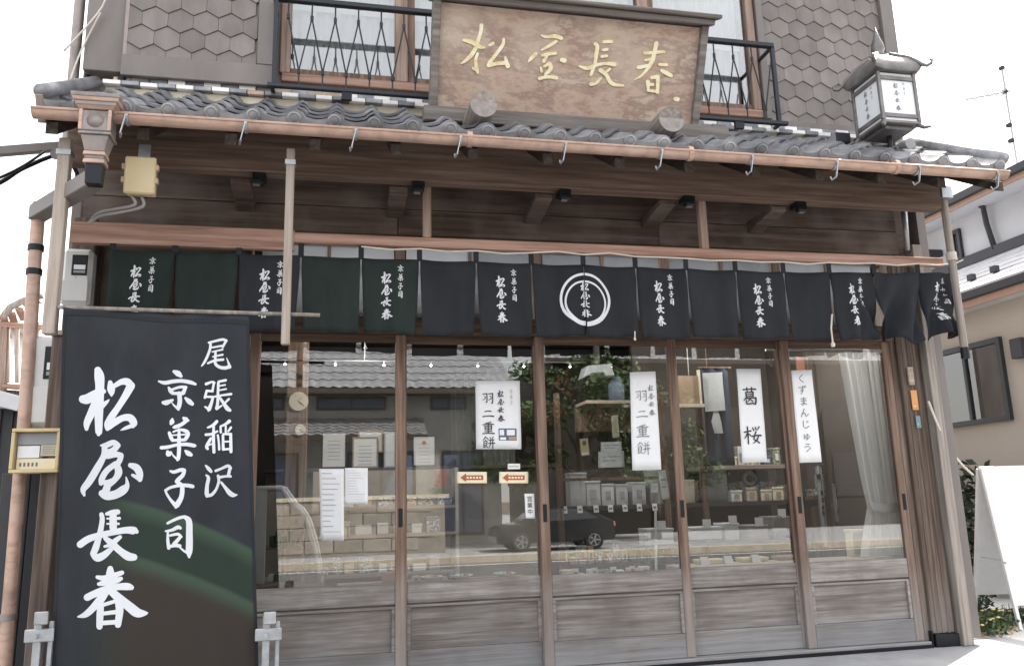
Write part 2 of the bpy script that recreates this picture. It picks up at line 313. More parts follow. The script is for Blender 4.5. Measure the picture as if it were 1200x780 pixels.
# banner cloth: navy with two lens flare arcs put into its colour, running down to the right
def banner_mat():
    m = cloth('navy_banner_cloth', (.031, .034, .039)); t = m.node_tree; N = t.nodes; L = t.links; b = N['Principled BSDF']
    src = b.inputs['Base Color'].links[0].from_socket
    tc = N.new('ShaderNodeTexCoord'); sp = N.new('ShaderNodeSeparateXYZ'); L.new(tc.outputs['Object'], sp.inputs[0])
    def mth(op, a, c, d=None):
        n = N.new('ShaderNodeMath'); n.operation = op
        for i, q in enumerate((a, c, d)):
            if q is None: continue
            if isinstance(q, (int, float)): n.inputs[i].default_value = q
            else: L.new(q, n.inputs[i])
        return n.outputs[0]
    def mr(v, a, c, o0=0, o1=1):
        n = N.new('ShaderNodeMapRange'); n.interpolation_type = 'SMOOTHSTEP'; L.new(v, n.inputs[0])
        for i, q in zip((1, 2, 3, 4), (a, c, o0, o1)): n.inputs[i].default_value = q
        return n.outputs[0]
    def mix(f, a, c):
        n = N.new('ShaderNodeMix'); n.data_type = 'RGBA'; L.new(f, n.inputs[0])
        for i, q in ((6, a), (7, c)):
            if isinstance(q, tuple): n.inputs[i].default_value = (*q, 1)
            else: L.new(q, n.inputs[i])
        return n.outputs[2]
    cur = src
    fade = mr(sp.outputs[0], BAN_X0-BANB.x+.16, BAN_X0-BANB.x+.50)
    for (p0, p1, p2), inner in BAN_FLARE:
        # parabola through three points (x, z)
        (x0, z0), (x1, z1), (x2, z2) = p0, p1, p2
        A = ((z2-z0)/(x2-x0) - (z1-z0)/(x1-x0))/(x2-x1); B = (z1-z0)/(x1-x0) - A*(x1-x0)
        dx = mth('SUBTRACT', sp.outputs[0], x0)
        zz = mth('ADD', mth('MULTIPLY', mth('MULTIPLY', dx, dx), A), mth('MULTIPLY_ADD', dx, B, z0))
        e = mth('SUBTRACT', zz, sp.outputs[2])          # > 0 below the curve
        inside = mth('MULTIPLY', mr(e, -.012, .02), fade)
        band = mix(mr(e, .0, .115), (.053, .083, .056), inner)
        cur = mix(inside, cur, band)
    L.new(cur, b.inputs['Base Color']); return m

# ------------------------------------------------------------------ brush lettering
def spline(pts, sub=5):
    if len(pts) < 3: sub = min(sub, 3)
    out = []
    for i in range(len(pts)-1):
        p0, p1, p2, p3 = pts[max(i-1, 0)], pts[i], pts[i+1], pts[min(i+2, len(pts)-1)]
        for k in range(sub):
            t = k/sub
            out.append(tuple(.5*((2*b)+(-a+c)*t+(2*a-5*b+4*c-d)*t*t+(-a+3*b-3*c+d)*t**3) for a, b, c, d in zip(p0, p1, p2, p3)))
    out.append(pts[-1]); return out
def stroke(mb, pts, fn, fat=1.0, lift=0):
    p = spline(pts); n = len(p); o = len(mb.v); L, Rr = [], []
    for i, (x, y, wd) in enumerate(p):
        a, b = p[max(i-1, 0)], p[min(i+1, n-1)]; dx, dy = b[0]-a[0], b[1]-a[1]; l = math.hypot(dx, dy) or 1
        nx, ny = -dy/l, dx/l; h = max(3, wd)*.5*fat; L.append((x+nx*h, y+ny*h)); Rr.append((x-nx*h, y-ny*h))
    def cap(i, s):
        x, y, wd = p[i]; a, b = p[max(i-1, 0)], p[min(i+1, n-1)]; ang = math.atan2((b[1]-a[1])*s, (b[0]-a[0])*s); h = max(3, wd)*.5*fat
        return [(x+math.cos(ang+q)*h, y+math.sin(ang+q)*h) for q in (R(54), R(18), R(-18), R(-54))]
    for q in L + Rr: mb.v.append(Vector(fn(q[0]/780, q[1]/780, lift)))
    for i in range(n-1): mb.f.append([o+i, o+i+1, o+n+i+1, o+n+i])
    for i, s in ((0, -1), (n-1, 1)):
        k = len(mb.v); c = cap(i, s)
        for q in c: mb.v.append(Vector(fn(q[0]/780, q[1]/780, lift)))
        ends = [o+i, o+n+i] if s > 0 else [o+n+i, o+i]
        mb.f.append([ends[0]] + [k+j for j in range(4)] + [ends[1]])
def glyph(mb, strokes, fn, fat=1.0):
    for i, s in enumerate(strokes): stroke(mb, s, fn, fat, i*.00025)
G = {}
G['matsu'] = [[(260,75,70),(275,140,100),(280,250,90),(270,400,100),(270,560,85),(270,700,70),(268,725,40)],[(110,370,85),(160,365,100),(250,310,80),(320,290,50)],[(235,410,80),(190,520,80),(150,610,70),(145,670,40)],[(300,440,60),(350,400,35),(375,375,12)],[(385,200,45),(395,260,80),(400,310,55),(400,335,20)],[(430,235,45),(500,195,60),(560,195,75),(600,240,75)],[(597,235,85),(540,340,72),(470,450,65),(400,550,70),(355,620,55),(360,670,45)],[(370,640,85),(440,600,70),(520,560,65),(590,560,75),(625,610,75),(615,640,50)],[(630,630,45),(540,665,32),(495,685,8)]]
G['ya'] = [[(290,145,18),(350,140,55),(420,115,55),(465,145,55)],[(460,145,60),(415,195,60),(345,215,55)],[(330,150,60),(320,250,60),(250,380,75),(170,510,75),(110,590,60),(120,650,25)],[(360,250,65),(440,235,60),(495,245,55)],[(495,250,55),(480,300,55),(450,340,60)],[(440,330,55),(350,400,60),(300,480,60),(290,530,45)],[(455,350,65),(470,420,75),(430,490,60),(370,530,80)],[(300,520,45),(380,515,50)],[(360,530,70),(345,590,75),(320,630,70)],[(300,630,70),(350,655,85),(440,640,85),(520,590,85),(555,540,45),(545,465,12)],[(590,345,50),(650,370,75),(682,430,70),(683,490,50)],[(610,445,30),(670,475,50)]]
G['naga'] = [[(292,150,45),(300,200,50),(285,300,55),(260,400,60),(230,500,68),(205,545,55)],[(205,550,55),(250,590,80),(320,560,70),(400,490,45)],[(345,145,35),(400,132,55),(455,125,55)],[(410,140,70),(410,280,75),(410,320,50)],[(350,192,18),(475,190,30)],[(350,245,18),(465,245,25)],[(80,455,70),(160,400,70),(280,360,62),(420,330,60),(540,310,68),(620,315,78),(645,325,45)],[(330,390,45),(400,450,72),(480,520,70),(560,575,85),(620,585,70)],[(480,380,40),(430,420,55),(400,450,50)],[(325,475,28),(390,460,40)]]
G['haru'] = [[(380,95,60),(380,150,85),(375,250,80),(360,320,75)],[(250,180,38),(320,190,55),(430,160,55),(500,135,45)],[(265,250,38),(340,235,65),(440,215,60),(490,195,40)],[(150,385,72),(210,355,72),(320,310,72),(450,280,66),(550,275,75),(595,285,55)],[(330,330,85),(280,410,85),(200,500,72),(130,560,60),(60,580,18)],[(400,330,78),(480,400,88),(580,480,95),(660,540,95),(740,545,45),(765,540,8)],[(285,470,68),(280,560,72),(275,680,65)],[(470,430,78),(480,520,78),(465,660,65)],[(300,465,38),(380,440,38),(460,415,38)],[(300,550,38),(460,530,45)],[(290,645,46),(460,632,46)]]
G['kyo'] = [[(310,65,50),(370,95,88),(415,135,50)],[(80,215,28),(170,238,58),(300,215,58),(430,208,55),(560,230,58),(635,258,40)],[(230,310,34),(258,360,64),(290,395,55)],[(280,340,36),(400,302,42),(490,305,48)],[(485,310,48),(450,390,65)],[(290,398,45),(440,400,55)],[(390,400,68),(400,520,68),(385,600,66),(380,645,36)],[(380,640,45),(310,580,28),(280,540,16)],[(150,540,55),(200,540,78),(290,500,36)],[(485,470,36),(540,520,78),(590,560,56)]]
G['ka'] = [[(285,75,36),(280,115,78),(265,145,46)],[(460,60,46),(500,90,88),(530,95,36)],[(490,110,56),(420,160,56),(330,195,56),(305,200,36)],[(240,285,48),(265,350,60),(290,400,50)],[(300,270,26),(400,237,38),(500,262,60),(525,310,62),(490,380,56)],[(290,320,22),(480,310,28)],[(290,400,42),(480,390,46)],[(120,510,56),(220,500,52),(350,470,48),(500,460,56),(620,480,56),(640,485,36)],[(390,230,38),(390,400,58),(390,560,62),(380,670,56),(365,700,36)],[(370,690,38),(310,640,28),(280,600,18)],[(215,570,46),(225,610,76),(260,590,56)],[(490,560,36),(530,595,76),(575,620,56)]]
G['shi'] = [[(255,150,34),(310,165,52),(400,137,56),(450,132,56)],[(470,140,60),(450,210,60),(380,280,66),(350,310,56)],[(360,320,56),(430,370,66),(440,450,70),(420,560,74),(355,670,84),(340,700,46)],[(330,665,66),(260,590,44),(200,500,38),(180,450,34)],[(180,445,44),(260,400,44),(400,370,48),(520,370,58),(600,385,56)]]
G['tsukasa'] = [[(210,165,38),(300,120,44),(400,80,48),(480,65,48)],[(480,70,58),(530,110,86),(545,180,95),(545,300,100),(545,480,104),(540,600,96),(540,680,36)],[(540,620,56),(470,590,34),(400,530,28)],[(180,285,28),(280,268,48),(370,225,58),(410,238,46)],[(215,300,34),(215,420,48),(230,540,56)],[(250,350,36),(370,330,46),(420,370,46)],[(410,370,46),(360,430,58),(310,480,56)],[(240,520,46),(330,500,56),(400,510,56)]]
G['o'] = [[(225,170,40),(350,140,44),(480,115,48),(550,140,48)],[(545,140,48),(500,220,44),(480,260,38)],[(290,260,34),(470,230,38)],[(255,180,48),(250,280,48),(200,420,48),(140,540,44),(95,600,24)],[(290,340,28),(480,300,33)],[(300,430,28),(480,395,38)],[(210,550,38),(340,500,46),(490,485,48)],[(350,350,44),(345,470,48),(350,560,54),(420,620,58),(520,640,64),(600,620,66)],[(615,625,60),(595,560,40),(555,455,14)]]
G['hari'] = [[(180,150,56),(290,112,38),(330,130,46)],[(320,140,44),(300,265,44)],[(195,275,44),(300,285,44)],[(190,275,44),(160,400,48)],[(180,385,38),(310,390,46)],[(310,390,46),(275,520,58),(235,620,74),(228,640,40)],[(165,570,34),(235,615,58)],[(405,130,48),(400,300,48),(395,500,54),(375,600,58)],[(410,110,43),(540,85,48)],[(420,190,28),(530,170,33)],[(420,270,28),(550,245,33)],[(340,385,38),(480,360,38),(640,340,48)],[(430,400,48),(500,500,58),(570,600,78),(620,635,58)],[(600,430,44),(530,500,38)],[(380,610,48),(470,550,33)]]
G['ina'] = [[(380,90,58),(310,160,58),(215,200,34)],[(180,330,48),(280,320,48),(390,270,38)],[(325,180,44),(320,400,58),(330,650,56)],[(270,400,48),(200,540,66),(215,590,48)],[(400,340,38),(420,480,38),(425,600,43)],[(200,530,36),(300,500,28)],[(610,85,66),(540,140,48),(450,180,38)],[(450,190,38),(455,290,43)],[(545,180,38),(545,290,38)],[(640,200,43),(590,270,38)],[(495,340,44),(500,600,54)],[(500,320,38),(640,320,48)],[(635,330,54),(640,640,58)],[(500,460,33),(630,455,33)],[(500,600,43),(630,590,43)]]
G['zawa'] = [[(150,115,36),(200,170,66),(245,220,56)],[(160,290,38),(198,340,62),(172,480,66),(165,620,78),(170,670,56)],[(190,660,58),(260,640,58),(340,540,48),(385,400,48),(375,300,54)],[(330,210,48),(430,170,44),(550,120,58),(600,160,58)],[(590,160,58),(560,290,58)],[(390,330,53),(500,310,43),(600,310,48)],[(430,420,43),(500,510,58),(580,610,88),(650,650,78),(720,645,18)]]

G['hane'] = [[(110,175,50),(240,165,55),(350,150,60)],[(345,150,60),(350,400,58),(335,620,55),(270,600,25)],[(180,270,30),(260,345,50)],[(120,500,30),(280,400,45)],[(430,165,50),(560,150,55),(660,135,60)],[(655,140,60),(660,400,62),(645,660,58),(570,630,22)],[(490,260,30),(570,335,50)],[(430,500,30),(590,400,45)]]
G['futa'] = [[(220,330,50),(390,300,52),(560,310,65)],[(110,600,60),(380,560,52),(690,580,80)]]
G['omo'] = [[(540,95,60),(400,135,45),(230,155,30)],[(100,235,50),(380,205,46),(690,215,62)],[(205,310,50),(225,500,52)],[(205,305,42),(580,285,50)],[(580,285,60),(560,500,55)],[(225,400,36),(560,385,40)],[(225,495,40),(560,480,44)],[(390,130,55),(390,690,58)],[(190,600,42),(590,580,50)],[(80,715,55),(390,690,48),(710,705,72)]]
G['mochi'] = [[(235,85,50),(160,200,50),(70,290,20)],[(240,95,40),(330,170,50),(370,230,50)],[(215,230,30),(250,285,45)],[(140,330,48),(140,650,48)],[(140,325,38),(310,315,44)],[(310,315,50),(300,520,46)],[(140,420,32),(300,412,36)],[(140,520,34),(300,512,38)],[(130,655,50),(270,590,24)],[(230,560,34),(345,650,52)],[(465,105,34),(515,195,52)],[(650,90,52),(590,195,30)],[(410,265,44),(700,240,52)],[(385,445,46),(735,420,56)],[(500,260,50),(485,500,48),(400,700,25)],[(620,250,52),(620,720,52)]]
G['kuzu'] = [[(120,135,50),(390,118,46),(660,120,58)],[(280,60,50),(290,195,46)],[(490,50,50),(480,195,46)],[(230,245,48),(240,405,48)],[(230,240,40),(540,228,46)],[(540,228,52),(530,400,48)],[(240,320,34),(530,312,38)],[(240,402,38),(530,392,40)],[(270,405,46),(200,490,44),(110,565,22)],[(200,490,42),(420,465,44),(640,460,54)],[(640,460,58),(630,620,60),(590,715,50),(520,680,20)],[(390,490,40),(340,560,40),(270,605,20)],[(400,520,34),(490,590,46)],[(225,560,44),(240,685,48),(380,690,42),(510,665,50)]]
G['sakura'] = [[(55,275,48),(200,255,44),(335,235,52)],[(200,75,52),(205,400,52),(200,725,50)],[(195,290,48),(130,420,46),(50,525,20)],[(215,320,30),(315,420,50)],[(415,110,34),(455,205,52)],[(530,85,34),(555,185,52)],[(690,80,50),(610,215,24)],[(365,445,46),(560,415,46),(745,420,60)],[(545,265,50),(440,540,48),(560,620,46),(660,705,54)],[(640,430,50),(560,600,48),(390,720,22)]]

S = {}   # the thinner gilt hand of the wooden sign
S['matsu'] = [[(325,110,50),(315,200,45),(270,340,50)],[(90,305,35),(200,330,60),(300,390,50),(360,400,28)],[(260,390,50),(200,490,55),(120,570,40),(60,610,18)],[(275,480,38),(250,560,42),(258,650,48),(275,730,30)],[(215,670,38),(262,695,40)],[(430,370,35),(475,345,42)],[(615,290,35),(600,370,45),(520,480,45),(430,600,50)],[(420,630,60),(520,612,46),(640,600,55)],[(635,530,32),(668,645,58)]]
S['ya'] = [[(320,90,30),(400,112,42),(520,100,60),(620,130,58)],[(540,180,48),(430,250,50),(320,310,28)],[(230,370,60),(150,450,48),(120,490,18)],[(330,390,48),(430,370,50),(530,360,48)],[(400,400,38),(355,480,58)],[(360,560,38),(440,520,58),(455,600,60),(380,680,46)],[(310,580,36),(320,640,36)],[(290,745,56),(400,720,48),(545,735,56)],[(630,462,70),(665,470,76)]]
S['naga'] = [[(320,90,58),(350,130,58),(330,270,58),(310,400,48),(250,560,46)],[(450,55,48),(570,50,48)],[(440,180,44),(500,170,44)],[(420,280,44),(490,270,44)],[(80,430,32),(200,460,56),(330,410,52),(480,385,48),(610,400,66)],[(400,490,66),(480,550,58),(570,690,58),(740,720,36)],[(540,470,36),(490,510,36)],[(250,700,56),(330,680,46),(400,610,36)]]
S['haru'] = [[(285,60,50),(260,160,45),(240,250,48),(190,340,38),(110,430,24),(40,470,13)],[(150,170,38),(370,155,34)],[(160,250,28),(250,235,34)],[(80,335,44),(200,310,34)],[(320,300,34),(400,305,34)],[(345,370,38),(400,400,48),(455,430,38)],[(230,450,38),(300,440,44)],[(300,440,44),(295,620,38)],[(185,500,48),(190,590,28)],[(180,525,34),(240,530,34)],[(190,595,34),(300,610,34)],[(505,695,52),(525,697,52)]]

def text_mesh(body, height, vertical=True, gap=1.08):
    """Flat triangles (u right, v down from the top centre) for a short line of printed text."""
    out = []; v0 = 0
    for ch in (body if vertical else [body]):
        c = bpy.data.curves.new('print', 'FONT'); c.body = ch; c.align_x = 'CENTER'; c.size = height*1.12; c.resolution_u = 1
        o = bpy.data.objects.new('print', c); col.objects.link(o)
        dg = bpy.context.evaluated_depsgraph_get(); me = bpy.data.meshes.new_from_object(o.evaluated_get(dg))
        out.append(([(v.co.x, v0 + height*.85 - v.co.y) for v in me.vertices], [tuple(p.vertices) for p in me.polygons]))
        bpy.data.objects.remove(o); bpy.data.curves.remove(c); bpy.data.meshes.remove(me)
        v0 += height*gap
    return out
def print_text(mb, body, height, fn, vertical=True, gap=1.08):
    for vs, fs in text_mesh(body, height, vertical, gap): mb.add([fn(u, v) for u, v in vs], fs)

# ------------------------------------------------------------------ ground, road, pavement
struct('ground', MB().grid(2, 2, lambda u, v: (-600+1200*u, -600+1200*v, -.85)), M['soil'])
struct('road', MB().box(-160, 160, -17.5, -3.0, -.9, -.62), M['asphalt'])
struct('concrete_apron', MB().prism([(.25, -.03), (-1.6, -.03), (-3.0, -.61), (-3.0, -.9), (.25, -.9)], lambda u, v, a: (a, u, v), -4, 4.9), M['concrete'])
struct('side_path', MB().prism([(14, -.034), (-1.6, -.034), (-3.0, -.612), (-3.0, -.9), (14, -.9)], lambda u, v, a: (a, u, v), 4.9, 6.98), M['pavement'])
k2 = MB()
for i in range(60): k2.box(-36+1.5*i+.004, -34.5+1.5*i-.004, -17.85, -17.5, -.9, -.438)
struct('far_kerb', k2, M['kerb'])
struct('far_pavement', MB().box(-160, 160, -80, -17.85, -.9, -.494), M['concrete'])
struct('road_markings', MB().box(-60, 60, -4.2, -4.05, -.619, -.614).box(-60, 60, -16.9, -16.75, -.619, -.614).box(-60, 60, -10.6, -10.45, -.619, -.614), M['roadpaint'])

# ------------------------------------------------------------------ the shop house
house = thing('shop_house', 'old two storey wooden confectionery shop with glazed sliding doors and tiled pent roof', 'shop', (1.4, 0, 0))
XL, XR = -1.64, 4.5
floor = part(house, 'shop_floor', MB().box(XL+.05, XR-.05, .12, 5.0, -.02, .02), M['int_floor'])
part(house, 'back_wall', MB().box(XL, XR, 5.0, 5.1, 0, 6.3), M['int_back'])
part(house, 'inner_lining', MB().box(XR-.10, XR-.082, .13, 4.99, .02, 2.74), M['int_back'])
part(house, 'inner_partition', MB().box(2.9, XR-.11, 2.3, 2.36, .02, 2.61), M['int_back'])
part(house, 'side_wall', MB().box(XR-.08, XR+.02, .10, 5.0, 0, 6.3), M['taupe'])
part(house, 'side_wall', MB().box(XL-.02, XL+.08, .10, 5.0, 0, 6.3), M['taupe'])
part(house, 'shop_ceiling', MB().box(XL+.08, XR-.08, .15, 5.0, 2.75, 2.85), M['soffit'])
for i in range(5): part(house, 'ceiling_joist', MB().box(XL+.1+.0, XR-.1, .6+.95*i, .72+.95*i, 2.62, 2.75), M['int_dark'])
part(house, 'main_roof', MB().prism([(-.55, 6.25), (2.6, 7.5), (6.2, 6.25), (6.2, 6.1), (-.55, 6.1)], lambda u, v, a: (a, u, v), XL-.4, XR+.35), M['tile'])
part(house, 'threshold', MB().box(-.62, 4.14, -.06, .10, -.025, .012), M['rail'], .004)
part(house, 'threshold_sill', MB().box(-.62, 4.14, -.075, -.062, -.028, -.006), M['black'])
part(house, 'lintel', MB().box(-.62, 4.14, -.055, .09, 2.185, 2.30), M['lintel'], .004)

# sliding doors: x of the meeting stiles measured on the photograph
XD = [-.56, .393, 1.362, 2.329, 3.226, 4.09]
SW = .066
def door(i):
    x0, x1 = XD[i], XD[i+1]
    f = i % 2 == 0
    y0, y1 = (-.028, .006) if f else (.014, .048)
    x0 -= SW*.5 - (.012 if not f else 0); x1 += SW*.5 - (.012 if not f else 0)
    if i == 2: x0 -= .012
    if i == 0: x0 = XD[0]-.01
    if i == 4: x1 = XD[5]+.02
    d = part(house, 'sliding_door', MB().box(x0+SW, x1-SW, y0+.004, y1-.004, 2.13, 2.183), M['lintel'])
    for a in (x0, x1-SW):
        part(d, 'stile', MB().box(a, a+SW, y0, y1, .014, 2.184), M['stile'], .004)
    part(d, 'lock_rail', MB().box(x0+SW, x1-SW, y0+.003, y1-.003, .452, .585), M['rail'], .004)
    part(d, 'rail_moulding', MB().box(x0+SW, x1-SW, y0+.008, y1-.008, .425, .441), M['rail'], .002)
    part(d, 'kick_panel', MB().box(x0+SW, x1-SW, y0+.024, y1-.003, .17, .452), M['kick'])
    for a in (x0+SW, x1-SW-.022):
        part(d, 'panel_bead', MB().box(a, a+.022, y0+.006, y0+.0235, .170, .425), M['rail'], .002)
    part(d, 'bottom_rail', MB().box(x0+SW, x1-SW, y0+.003, y1-.003, .014, .168), M['kick'], .004)
    part(d, 'glass_pane', MB().box(x0+SW-.003, x1-SW+.003, (y0+y1)/2-.002, (y0+y1)/2+.002, .583, 2.132), M['glass'])
    for a in ((x0+SW/2,) if i else ()) + ((x1-SW/2,) if f else ()):
        h = MB(); z = .985
        for b in (-.013, .011): h.box(a+b, a+b+.003, y0-.003, y0-.0005, z-.055, z+.055)
        h.box(a-.013, a+.014, y0-.003, y0-.0005, z+.055, z+.058).box(a-.013, a+.014, y0-.003, y0-.0005, z-.058, z-.055).box(a-.010, a+.011, y0-.0022, y0-.0006, z-.055, z+.055)
        part(d, 'door_pull', h, M['black'])
    return d
for i in range(5): door(i)
# frosted transom lights above the doors
for i in range(5):
    a, b = XD[i]+.03, XD[i+1]-.03; n = 2
    for k in range(n):
        part(house, 'transom_pane', MB().box(a+(b-a)*k/n+.012, a+(b-a)*(k+1)/n-.012, .005, .012, 2.30, 2.80), M['frost' if i < 2 and not (i == 1 and k) else 'frost_grey'])
        if k: part(house, 'transom_bar', MB().box(a+(b-a)*k/n-.012, a+(b-a)*k/n+.012, -.012, .03, 2.301, 2.80), M['redstrut'])
for x in XD[1:5]: part(house, 'transom_post', MB().box(x-.03, x+.03, -.02, .05, 2.301, 2.80), M['redstrut'])
part(house, 'transom_head', MB().box(-.62, 4.14, -.05, .09, 2.80, 2.875), M['lintel'], .004)
# boards of the spandrel above, each its own
wb = part(house, 'spandrel_wall', MB().box(XL, XR-.12, -.01, .10, 2.876, 3.66), M['dark'])
z = 2.88
for h in (.19, .20, .155, .22):
    xs = [XL+.02, .41+rnd.uniform(-.1, .1), 2.36+rnd.uniform(-.1, .1), 4.30]
    for a, b in zip(xs, xs[1:]):
        part(wb, 'plank', MB().box(a+.002, b-.002, -.032+rnd.uniform(-.004, .004), -.012, z+.002, z+h-.003), M['dark'], .003)
    z += h
# left bay behind the banner
lw = part(house, 'left_bay_wall', MB().box(XL, -.62, .02, .09, 0, 2.876), M['dark'])
for i in range(6):
    part(lw, 'plank', MB().box(-1.50+.148*i, -1.355+.148*i, .004, .0195, .03, 2.70), M['post'], .003)
part(house, 'corner_post', MB().box(XL-.02, -1.52, -.08, .05, -.03, 2.90), M['post'], .006)
part(house, 'door_post', MB().box(-.70, -.575, -.05, .10, -.02, 2.876), M['post'], .005)
# right end: door jamb, grooved post, pale weathered board, grey metal edge
part(house, 'door_jamb', MB().box(4.115, 4.165, -.02, .09, .012, 2.30), M['post'], .004)
part(house, 'corner_post', MB().box(4.165, 4.35, -.045, .12, .06, 2.876), M['post'], .005)
for a in (4.20, 4.245, 4.295): part(house, 'post_batten', MB().box(a, a+.016, -.049, -.0455, .06, 2.876), M['post'], .003)
part(house, 'post_footing', MB().box(4.17, 4.36, -.07, .13, -.03, .058), M['black'], .004)
part(house, 'pale_corner_board', MB().box(4.372, 4.452, -.10, .10, -.028, 2.95), M['paleboard'], .004)
part(house, 'corner_flashing', MB().box(4.453, 4.53, -.085, .12, .02, 3.70), M['taupe'], .003)
part(house, 'post_base_plate', MB().box(4.15, 4.165, -.05, .10, -.02, .08), M['black'])

# eave frame: purlin, bracket arms, hanging rail and struts
part(house, 'eave_purlin', MB().box(-1.60, 4.33, -.51, -.40, 3.095, 3.36), M['darkbeam'], .006)
for px, py in ((285, 205), (470, 213), (640, 222), (785, 237), (915, 243)):
    p = U(px, py, -.40)
    a = part(house, 'bracket_arm', MB().prism([(-.40, 3.09), (-.40, 3.055), (-.20, 3.03), (-.033, 3.0), (-.033, 3.09)], lambda u, v, s: (s, u, v), p.x-.075, p.x+.045), M['dark'], .005)
    lx = p.x+.10
    part(a, 'lamp_arm', MB().box(lx-.035, lx+.045, -.50, -.401, 3.055, 3.092), M['black'], .003)
    part(a, 'arm_lamp', MB().box(lx-.038, lx+.038, -.525, -.47, 3.01, 3.054), M['black'], .012)
    part(a, 'lamp_lens', MB().box(lx-.028, lx+.012, -.52, -.49, 3.004, 3.0095), M['taupe'])
NKS = 5.08/4.65                            # the noren hangs about 0.3 m before the glass
def NZ(z_): return 1.081 + (z_-1.081)*NKS
RY = -.32
part(house, 'hanging_rail', MB().box(-.30*NKS, 4.05*NKS, RY-.025, RY+.025, NZ(2.565), NZ(2.625)), M['redwood'], .004)
part(house, 'hanging_rail', MB().box(-1.45*NKS, -.27*NKS, RY-.035, RY+.015, NZ(2.515), NZ(2.635)), M['redwood'], .004)
part(house, 'hanging_rail', MB().box(-1.45*NKS, -.27*NKS, RY+.016, RY+.15, NZ(2.637), NZ(2.655)), M['darkbeam'], .003)
for px, py in ((500, 250), (823, 262)):
    p = U(px, py, RY); part(house, 'hanging_strut', MB().box(p.x-.028, p.x+.028, RY-.024, RY+.024, NZ(2.627), 3.42), M['redstrut'], .003)
# soffit rafters
for i in range(14):
    x = XL+.1+.46*i
    part(house, 'rafter', MB().add([(x+dx, y, zz+dz) for y, zz in ((-.93, 3.14), (-.02, 3.70)) for dz in (-.07, 0) for dx in (-.03, .03)],
         [(0, 2, 3, 1), (4, 5, 7, 6), (0, 1, 5, 4), (2, 6, 7, 3), (0, 4, 6, 2), (1, 3, 7, 5)]), M['soffit'])

# pent roof: deck, S-tiles, eave tiles, plaster bedding, capping courses
SL = math.atan2(.56, .93); EY, EZ = -.965, 3.205       # eave edge of the deck and its slope
def onroof(s, h): return (EY + s*math.cos(SL) - h*math.sin(SL), EZ + s*math.sin(SL) + h*math.cos(SL))
RX0, RX1 = -1.585, 4.42
dk = MB(); q = [onroof(0, -.03), onroof(1.11, -.03), onroof(1.11, .0), onroof(0, .0)]
dk.add([(x, y, zz) for x in (RX0+.02, RX1-.02) for y, zz in q], [(0, 1, 2, 3), (4, 7, 6, 5), (0, 4, 5, 1), (1, 5, 6, 2), (2, 6, 7, 3), (3, 7, 4, 0)])
pent = part(house, 'pent_roof', dk, M['soffit'])
TW, TL_ = .222, .262
def prof(n=10):
    out = []
    for i in range(n+1):
        u = i/n
        zz = -.016*math.sin(math.pi*u/.62) if u < .62 else .034*math.sin(math.pi*(u-.62)/.38)
        out.append((u*(TW+.012), zz))
    return out
def tile_mesh(eave):
    mb = MB(); p = prof(); n = len(p); th = .016
    rows = [(-.012, .046), (TL_+.03, .020)]
    for t in (0, th):
        for s, lift in rows:
            for x, zz in p: mb.v.append(Vector((x, s, zz+lift-t)))
    A = lambda t, r, i: (t*2+r)*n+i
    for i in range(n-1):
        mb.f += [[A(0, 0, i), A(0, 0, i+1), A(0, 1, i+1), A(0, 1, i)], [A(1, 0, i+1), A(1, 0, i), A(1, 1, i), A(1, 1, i+1)], [A(1, 0, i), A(1, 0, i+1), A(0, 0, i+1), A(0, 0, i)]]
    for i in (0, n-1): mb.f.append([A(0, 0, i), A(0, 1, i), A(1, 1, i), A(1, 0, i)])
    if eave:                               # hanging lip and round boss of the eave tile
        o = len(mb.v); ss = rows[0][0]
        for x, zz in p:
            mb.v.append(Vector((x, ss-.004, zz+.046))); mb.v.append(Vector((x, ss-.010, min(zz*.3, 0)-.040)))
        for i in range(n-1): mb.f.append([o+2*i, o+2*i+2, o+2*i+3, o+2*i+1])
        mb.lathe([(.036, 0), (.040, .010), (.030, .016), (.026, .012), (.010, .016)], (TW*.81, ss-.004, .030), 12, 'y')
    return mb.mesh('eave_tile' if eave else 'roof_tile', smooth=False)
me_e, me_r = tile_mesh(True), tile_mesh(False)
for me in (me_e, me_r):
    me.materials.append(M['tile']); me.polygons.foreach_set('use_smooth', [len(p.vertices) == 4 for p in me.polygons])
ncol = int((RX1-RX0)/TW)
for r in range(4):
    for c in range(ncol):
        y, zz = onroof(r*TL_ - .01, .004)
        Mx = Matrix.Translation((RX0+.02+c*TW, y, zz)) @ Matrix.Rotation(SL + rnd.uniform(-.012, .012), 4, 'X') @ Matrix.Rotation(rnd.uniform(-.012, .012), 4, 'Z')
        o = piece(pent, 'eave_tile' if r == 0 else 'roof_tile', me_e if r == 0 else me_r, Mx)
        md = o.modifiers.new('split', 'EDGE_SPLIT'); md.split_angle = R(40)
y, zz = onroof(.98, .0)
part(pent, 'plaster_bed', MB().box(RX0+.06, RX1-.06, y, -.02, zz, zz+.075), M['plaster'], .006)
# flat capping tiles in two courses; alternate ends are white or bare clay
for rr, (yy, zc) in enumerate(((y-.035, zz+.076), (y-.015, zz+.112))):
    n = int((RX1-RX0-.1)/.112)
    for i in range(n):
        a = RX0+.05+.112*i + (.056 if rr else 0)
        mname = ('tile_white' if (i+rr) % 2 == 0 and rnd.random() < .93 else 'tile') if not (a < -.1 and rnd.random() < .16) else 'tile_tan'
        part(pent, 'capping_tile', MB().box(a+.002, a+.110, yy+rnd.uniform(-.006, .006), -.015, zc, zc+.030), M[mname], .003)
